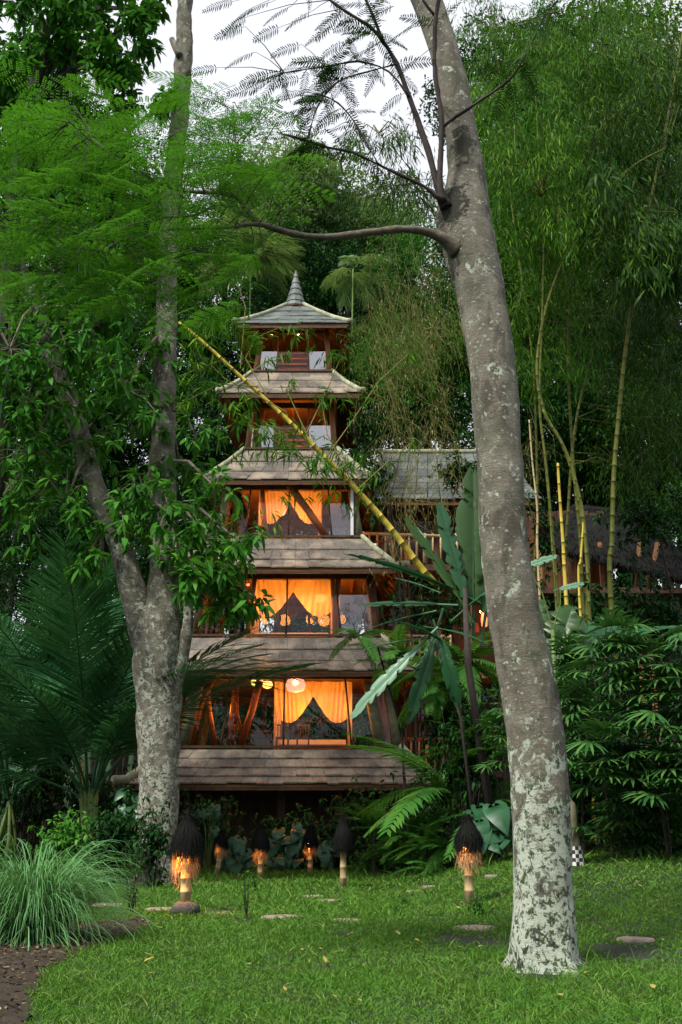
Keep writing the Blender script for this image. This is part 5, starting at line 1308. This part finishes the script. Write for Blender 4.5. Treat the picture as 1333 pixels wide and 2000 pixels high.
def ears(lab, cx, cy, d, n, sp, s, mat='ear'):
    b = P(cx, cy, d); t = thing('elephant_ear', lab, 'plant', (b.x, d, G(b.x, d)), 'elephant ear plants at the lawn edge')
    for k in range(n):
        x, y = cx+rnd.uniform(-sp, sp), cy+rnd.uniform(-sp, sp*.8); p = P(x, y, d+rnd.uniform(-.4, .3)); put(HE, M[mat], t, p, (rnd.uniform(-.8,.8), -.7, rnd.uniform(-1.2, -.1)), s*rnd.uniform(.7, 1.25), rnd.uniform(-.3,.3), 'leaf', Vector((0,-.6,.8)))
        m_ = MB(); m_.tube([(b.x+rnd.uniform(-.1,.1), d, G(b.x, d)), Vector((b.x, d, 0)).lerp(p, .6)+Vector((0,.1,.25)), p], [.018,.014,.009], 5); m_.build('stalk', M['stalk'], t)
ears('elephant ear plant with big teal hearts behind the right lantern', 960, 1610, 25, 16, 42, 1.15); ears('elephant ear plant glowing between the two left middle lanterns', 475, 1665, 33, 12, 28, .9); ears('elephant ear plant behind the middle lanterns', 555, 1650, 34.5, 16, 40, .95)
ears('leafy low plant lit beside the smallest lantern', 640, 1660, 35, 8, 25, .8); ears('broad leaved plant at the foot of the forked tree, left side', 255, 1570, 29, 8, 30, .7); ears('bright leafy sprig above the shortest lantern', 410, 1600, 33, 10, 28, .6)

# spiky bromeliad on the right
V, T = leaves(np.zeros((1,3)), np.array([[1.,0,0]]), np.array([[0,0,1.]]), 1.0, .07, six=True, droop=.5, fold=.3); SPK = np_mesh('leaf', V, T)
rosette('spiky_plant', 'spiky arching plant at the lawn edge, right of the stone post', 1225, 1640, 22, 22, [SPK], 'leaf_fern', (25, 85), (.6, .95), cat='plant')
rosette('spiky_plant', 'yellow green arching plant beside the stone post', 1165, 1565, 22.5, 14, [SPK], 'leaf_bright', (-20, 60), (.4, .6), cat='plant')

# ------------------------------------------------------------ shrubs
def shrub(lab, px, y0, y1, d, rpx, mat, n, leaf=.12, ratio=.42, name='shrub', group=None, per=7, flat=1.):
    c = P(px, (y0+y1)/2, d); z0 = G(c.x, d); t = thing(name, lab, 'shrub', (c.x, d, z0), group); m_ = MB(); pc = []; s = S(px, (y0+y1)/2, d)
    for k in range(n):
        u = rng.normal(size=3)*.5; q = c+Vector((u[0]*rpx*s, u[1]*rpx*s*.7, u[2]*(y1-y0)*s*.5*flat)); q.z = max(q.z, z0+.08); pc.append(q)
        if k % 8 == 0:
            if c.z-z0 > 2.6: m_.tube([c, c.lerp(q, .5)+Vector((0,0,.1)), q], [.018, .012, .005], 4, cap=False)
            else: m_.tube([(c.x+u[0]*.1, d, z0), Vector((c.x, d, z0)).lerp(q, .6)+Vector((0,0,.05)), q], [.018, .012, .006], 4, cap=False)
    if c.z-z0 > 2.6: sg = 1 if px > 600 else -1; m_.tube([(c.x+sg*1.6, d+2.2, z0), (c.x+sg*1.4, d+1.8, c.z*.6), (c.x+sg*.6, d+.6, c.z*.95), c], [.05, .04, .03, .02], 6)
    m_.build('stems', M['branch_dark'], t); V, T = whorls(np.array(pc), runit(rng, len(pc)), per, leaf, ratio); o = link('foliage', np_mesh('foliage', V, T), M[mat], t); o['kind'] = 'stuff'; return t
SG = 'shrubs round the tower foot'
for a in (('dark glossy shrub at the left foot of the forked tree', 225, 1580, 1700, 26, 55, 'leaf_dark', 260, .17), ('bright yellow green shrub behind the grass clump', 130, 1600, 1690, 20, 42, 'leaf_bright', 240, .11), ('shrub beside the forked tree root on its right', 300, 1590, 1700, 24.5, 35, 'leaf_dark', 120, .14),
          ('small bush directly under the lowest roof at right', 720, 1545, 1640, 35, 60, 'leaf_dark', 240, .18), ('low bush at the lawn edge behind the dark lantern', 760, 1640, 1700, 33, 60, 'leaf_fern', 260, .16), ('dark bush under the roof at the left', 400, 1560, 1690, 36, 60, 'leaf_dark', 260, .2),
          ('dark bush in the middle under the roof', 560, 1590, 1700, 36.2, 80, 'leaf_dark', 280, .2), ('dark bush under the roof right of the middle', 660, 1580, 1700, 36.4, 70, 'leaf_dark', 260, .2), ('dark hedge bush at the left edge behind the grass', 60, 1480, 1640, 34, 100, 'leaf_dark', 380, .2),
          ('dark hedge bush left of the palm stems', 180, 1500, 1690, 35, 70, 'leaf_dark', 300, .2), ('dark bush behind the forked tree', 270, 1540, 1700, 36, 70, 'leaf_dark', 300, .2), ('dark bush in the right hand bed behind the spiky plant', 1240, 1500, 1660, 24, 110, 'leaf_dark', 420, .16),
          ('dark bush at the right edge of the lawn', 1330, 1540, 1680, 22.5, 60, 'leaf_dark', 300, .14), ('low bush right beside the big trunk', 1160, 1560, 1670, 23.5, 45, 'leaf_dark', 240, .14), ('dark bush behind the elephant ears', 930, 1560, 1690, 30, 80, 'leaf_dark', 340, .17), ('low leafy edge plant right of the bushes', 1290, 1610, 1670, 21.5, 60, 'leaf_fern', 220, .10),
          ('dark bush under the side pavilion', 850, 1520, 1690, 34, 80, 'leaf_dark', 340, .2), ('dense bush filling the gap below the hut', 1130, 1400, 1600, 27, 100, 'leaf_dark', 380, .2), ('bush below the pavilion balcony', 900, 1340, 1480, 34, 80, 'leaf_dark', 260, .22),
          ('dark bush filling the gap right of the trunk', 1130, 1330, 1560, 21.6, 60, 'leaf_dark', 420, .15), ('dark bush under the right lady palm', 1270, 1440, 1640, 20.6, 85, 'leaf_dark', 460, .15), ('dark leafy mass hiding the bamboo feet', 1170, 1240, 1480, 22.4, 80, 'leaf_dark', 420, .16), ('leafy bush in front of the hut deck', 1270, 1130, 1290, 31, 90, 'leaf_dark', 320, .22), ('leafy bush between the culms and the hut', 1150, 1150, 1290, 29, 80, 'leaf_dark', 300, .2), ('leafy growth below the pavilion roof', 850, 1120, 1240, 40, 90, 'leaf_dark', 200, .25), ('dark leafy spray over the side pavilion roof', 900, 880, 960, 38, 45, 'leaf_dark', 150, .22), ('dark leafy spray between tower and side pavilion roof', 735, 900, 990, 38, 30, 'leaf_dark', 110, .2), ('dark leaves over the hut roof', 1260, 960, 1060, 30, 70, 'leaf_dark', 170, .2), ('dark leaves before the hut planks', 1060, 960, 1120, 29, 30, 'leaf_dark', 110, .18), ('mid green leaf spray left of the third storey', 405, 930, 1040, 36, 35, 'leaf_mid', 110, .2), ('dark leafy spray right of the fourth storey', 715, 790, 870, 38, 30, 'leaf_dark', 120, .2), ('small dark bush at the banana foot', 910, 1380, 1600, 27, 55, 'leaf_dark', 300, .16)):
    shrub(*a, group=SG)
def sapling(lab, px, py, h, n, leaf, mat='leaf_mid', sp=12):
    g_ = gp(px, py); t = thing('sapling', lab, 'plant', g_, 'small plants growing in the lawn'); m_ = MB(); pc = []; s = S(px, py, g_.y)
    for k in range(n):
        tip = g_+Vector((rnd.gauss(0, sp*s), rnd.gauss(0, sp*s), h*s*rnd.uniform(.55, 1))); m_.tube([g_, g_.lerp(tip, .5)+Vector((rnd.uniform(-.03,.03),0,.03)), tip], [.008,.006,.003], 4, cap=False)
        for u in np.linspace(.3, 1, 6): pc.append(g_.lerp(tip, u))
    m_.build('stems', M['branch_dark'], t); V, T = whorls(np.array(pc), runit(rng, len(pc)), 3, leaf, .4, .2); link('foliage', np_mesh('foliage', V, T), M[mat], t)
sapling('taller weedy plant with bare stems left of the stone ball', 258, 1790, 140, 9, .10, 'leaf_dark', 18); sapling('small weedy plant right of the stone ball', 482, 1796, 95, 5, .06, 'leaf_mid', 9); sapling('tiny plant at the foot of the right lantern', 935, 1790, 42, 8, .07, 'leaf_mid', 12)
sapling('tiny plant in mid lawn right of centre', 775, 1790, 26, 6, .05, 'leaf_mid', 8); sapling('small plant in the lawn before the right lantern', 790, 1770, 24, 6, .05, 'leaf_mid', 8); sapling('thin weed in the lawn beside the second lantern', 500, 1745, 40, 5, .06, 'leaf_mid', 8)

# ------------------------------------------------------------ lemongrass clump at left
g0 = gp(58, 1838); t = thing('grass_clump', 'large clump of arching blue green grass at the left edge', 'ornamental grass', g0)
def blade(seed, L, lean):
    r_ = np.random.default_rng(seed); V = []; T = []; n = 9; a0 = math.radians(lean); x = z = 0; a = a0; w0 = .020; tw_ = r_.uniform(-.6, .6)
    for i in range(n+1):
        u = i/n; w = w0*(1-u**2.2)*.5+.0006; V += [(x, -w*math.cos(tw_*u), z-w*math.sin(tw_*u)), (x, w*math.cos(tw_*u), z+w*math.sin(tw_*u))]
        x += L/n*math.cos(a); z += L/n*math.sin(a); a -= (math.radians(19+lean*.05)*(0.25+1.9*u*u))*r_.uniform(.8, 1.2)
    for i in range(n): q = 2*i; T += [(q, q+1, q+3), (q, q+3, q+2)]
    return np.array(V), np.array(T)
BLD = [blade(200+i, rnd.uniform(1.6, 2.35), rnd.uniform(66, 89)) for i in range(16)]; BME = []
for V, T in BLD: me = np_mesh('blade', V, T); me.materials.append(M['leaf_blue']); BME.append(me)
bulk = []
for k in range(2300):
    az = rnd.uniform(0, 6.283); r = rnd.random()**.6*.34; loc = Vector((math.cos(az)*r, math.sin(az)*r, rnd.uniform(-.02, .08))); az2 = az+rnd.uniform(-.6, .6); s = rnd.uniform(.4, .9); ti = rnd.uniform(-.15, .5) if k % 3 else rnd.uniform(.3, 1.15)
    if k < 290 and not (math.sin(az2) > .3):
        o = bpy.data.objects.new('blade', BME[k % 16]); C.objects.link(o); o.parent = t; o.location = loc; o.rotation_euler = (0, ti, az2); o.scale = (s,)*3
    else:
        R_ = np.array((Matrix.Rotation(az2, 3, 'Z') @ Matrix.Rotation(ti, 3, 'Y')).transposed()); V, T = BLD[k % 16]; bulk.append((V*s@R_+np.array(loc+g0), T))
V, T = join(bulk); o = link('blades', np_mesh('blades', V, T), M['leaf_blue'], t); o['kind'] = 'stuff'

# ------------------------------------------------------------ bamboo garden lanterns
def strands(n, R, z0, z1, flare, top_r, seed, curl=.1, w=.012, ragged=.3):
    r_ = np.random.default_rng(seed); V = []; T = []
    for k in range(n):
        a = r_.uniform(0, 6.283); rr_ = R*r_.uniform(.8, 1.12); zt, zb_ = z1, z0-abs(r_.normal())*ragged*(z1-z0)*.35; b = len(V); m = 6; sd = np.array([-math.sin(a), math.cos(a), 0])
        for i in range(m+1):
            u = i/m; rad = top_r+(rr_-top_r)*min(1, max(0, u*1.55-.12))**flare+r_.normal()*.012*(1+u); z = zt+(zb_-zt)*u
            c = np.array([rad*math.cos(a+curl*u*r_.normal()), rad*math.sin(a), z]); ww = w*(1-.5*u); V += [c-sd*ww/2, c+sd*ww/2]
        for i in range(m): q = b+2*i; T += [(q, q+1, q+3), (q, q+3, q+2)]
    return np.array(V), np.array(T)
def tuft(n, z, h, seed):
    r_ = np.random.default_rng(seed); d = runit(r_, n); d[:, 2] = abs(d[:, 2])*1.2+.1; pos = np.tile([[0, 0, z]], (n, 1)); return leaves(pos, d, runit(r_, n), h*r_.uniform(.6, 1.2, n), .012, droop=.5)
def lantern(lab, px, py, ytop, rad_px, yshade, lit, ball=False, tilt=0, seed=0, fringe=.9):
    g_ = gp(px, py); s = S(px, py, g_.y); H = (py-ytop)*s*1.02; zr = (py-yshade)*s; R = rad_px*s; zb_ = zr
    t = thing('garden_lantern', lab, 'lantern', g_, 'bamboo garden lanterns with straw caps')
    z0 = .14 if ball else -.03; ph = zr-.01*H; r = .085 if ball else .075
    m_ = MB(); pp = []; rads = []
    for i in range(5):
        z = z0+(ph-z0)*i/4; pp += [Vector((tilt*z, 0, z))+g_]; rads.append(r*(1.05-.04*i))
        if 0 < i < 4: pp += [Vector((tilt*z, 0, z+.012))+g_, Vector((tilt*z, 0, z+.03))+g_]; rads += [r*1.14, r*(1.05-.04*i)]
    m_.tube(pp, rads, 14); m_.build('bamboo_pole', M['bamboo_tan'], t, True)
    if ball:
        me = bpy.data.meshes.new('stone_ball'); m_ = MB(); m_.lathe([(.01,-.08),(.16,-.05),(.235,.06),(.225,.14),(.16,.20),(.07,.225),(.01,.23)], g_, 20); me = m_.mesh('stone_ball', True); lumpy(me, .02, 9); link('stone_ball', me, M['stone_dark'], t)
    off = Vector((tilt*zr, 0, 0))
    V, T = join([strands(1500, R, zb_, H*.93, .95, .03, seed, ragged=.45, w=.011), strands(500, R*.85, zb_+.05, H*.9, .85, .02, seed+9, ragged=.3), tuft(160, H*.89, H*.13, seed)]); V = V+np.array(g_+off)
    o = link('straw_cap', np_mesh('straw_cap', V, T), M['straw'], t)
    m_ = MB(); m_.lathe([(R*.70, zr+(H-zr)*.30), (R*.56, zr+(H-zr)*.45), (R*.30, zr+(H-zr)*.66), (.03, H*.88)], g_+off, 16); m_.build('cap_lining', M['straw'], t, True)
    m_ = MB(); m_.tube([g_+off+Vector((0,0,H*.8)), g_+off+Vector((0,0,H*.95))], [.05,.035], 8); m_.build('cap_knot', M['straw'], t)
    if lit:
        V, T = strands(300, R*.88, zr-(H*.13), zr+(H-zr)*.25, .5, R*.75, seed+3, ragged=1.1, w=.009); V = V+np.array(g_+off); link('fringe', np_mesh('fringe', V, T), M['straw_tan'], t)
        bp = g_+off+Vector((-.07, -.10, ph+.03))
        m_ = MB(); m_.lathe([(.005,-.04),(.03,-.02),(.034,.015),(.005,.045)], bp, 10); m_.build('bulb', M['bulb'], t, True)
        lampo('lantern_light', t, bp+Vector((-.03,-.06,-.02)), lit*1.6, (1,.34,.055), .04)
    return t
lantern('largest lantern with black straw cap on a round stone ball', 362, 1789, 1583, 31, 1668, 120, True, -.02, 1)
lantern('shortest glowing lantern, its lamp bare beside the forked tree', 424, 1708, 1622, 13, 1655, 26, False, .12, 2)
lantern('second glowing lantern from the left in the row, black cap with tan fringe', 508, 1719, 1610, 17, 1658, 26, False, 0, 3)
lantern('glowing lantern between the fringed one and the dark one', 606, 1708, 1612, 15, 1652, 26, False, 0, 4)
lantern('unlit dark capped lantern with plain pole, centre of the lawn', 671, 1735, 1590, 19, 1655, 0, False, 0, 5)
lantern('right hand lantern glowing orange under a dark shaggy cap, near the big trunk', 917, 1767, 1592, 27, 1658, 45, False, .03, 6)

# stone post wrapped in chequered cloth behind the trunk
g_ = P(1120, 1668, 19.4); g_.z = G(g_.x, g_.y); s = S(1127, 1668, g_.y); t = thing('shrine_post', 'weathered stone post wrapped in black and white chequered cloth behind the trunk', 'shrine', g_)
H = 128*s; m_ = MB(); w = 26*s
m_.lathe([(w*.66,-.1),(w*.60,H*.35),(w*.52,H*.6),(w*.50,H*.8),(w*.38,H*.93),(w*.05,H)], g_, 8); me = m_.mesh('post', True); lumpy(me, .02, 4); link('post', me, M['trunk_post'], t)
cm, nt, bb, N_, L_ = newmat('chequered_cloth'); uvn = N_.new('ShaderNodeTexCoord'); ck = N_.new('ShaderNodeTexChecker'); ck.inputs['Scale'].default_value = 1; ck.inputs[1].default_value = (.6,.6,.58,1); ck.inputs[2].default_value = (.02,.02,.02,1)
mp = N_.new('ShaderNodeMapping'); mp.inputs['Scale'].default_value = (16, 5, 1); L_.new(uvn.outputs['UV'], mp.inputs[0]); L_.new(mp.outputs[0], ck.inputs[0]); L_.new(ck.outputs[0], bb.inputs['Base Color']); bb.inputs['Roughness'].default_value = .85
V = []; F_ = []; UV = []; nu, nv = 48, 6; R0 = w*.72; hc = 36*s
for j in range(nv+1):
    for i in range(nu+1):
        a = i/nu*2*math.pi; v = j/nv; r = R0*(1+.10*math.sin(a*7)*(1-v))+.10*(1-v)*R0; V.append((g_.x+math.cos(a)*r, g_.y+math.sin(a)*r, g_.z+.03+v*hc)); UV.append((i/nu, v))
for j in range(nv):
    for i in range(nu): q = j*(nu+1)+i; F_.append((q, q+1, q+nu+2, q+nu+1))
me = np_mesh('cloth', V, F_, True); ul = me.uv_layers.new(name='UVMap'); vi = np.zeros(len(me.loops), np.int32); me.loops.foreach_get('vertex_index', vi); ul.data.foreach_set('uv', np.array(UV, np.float32)[vi].ravel()); link('cloth', me, cm, t)
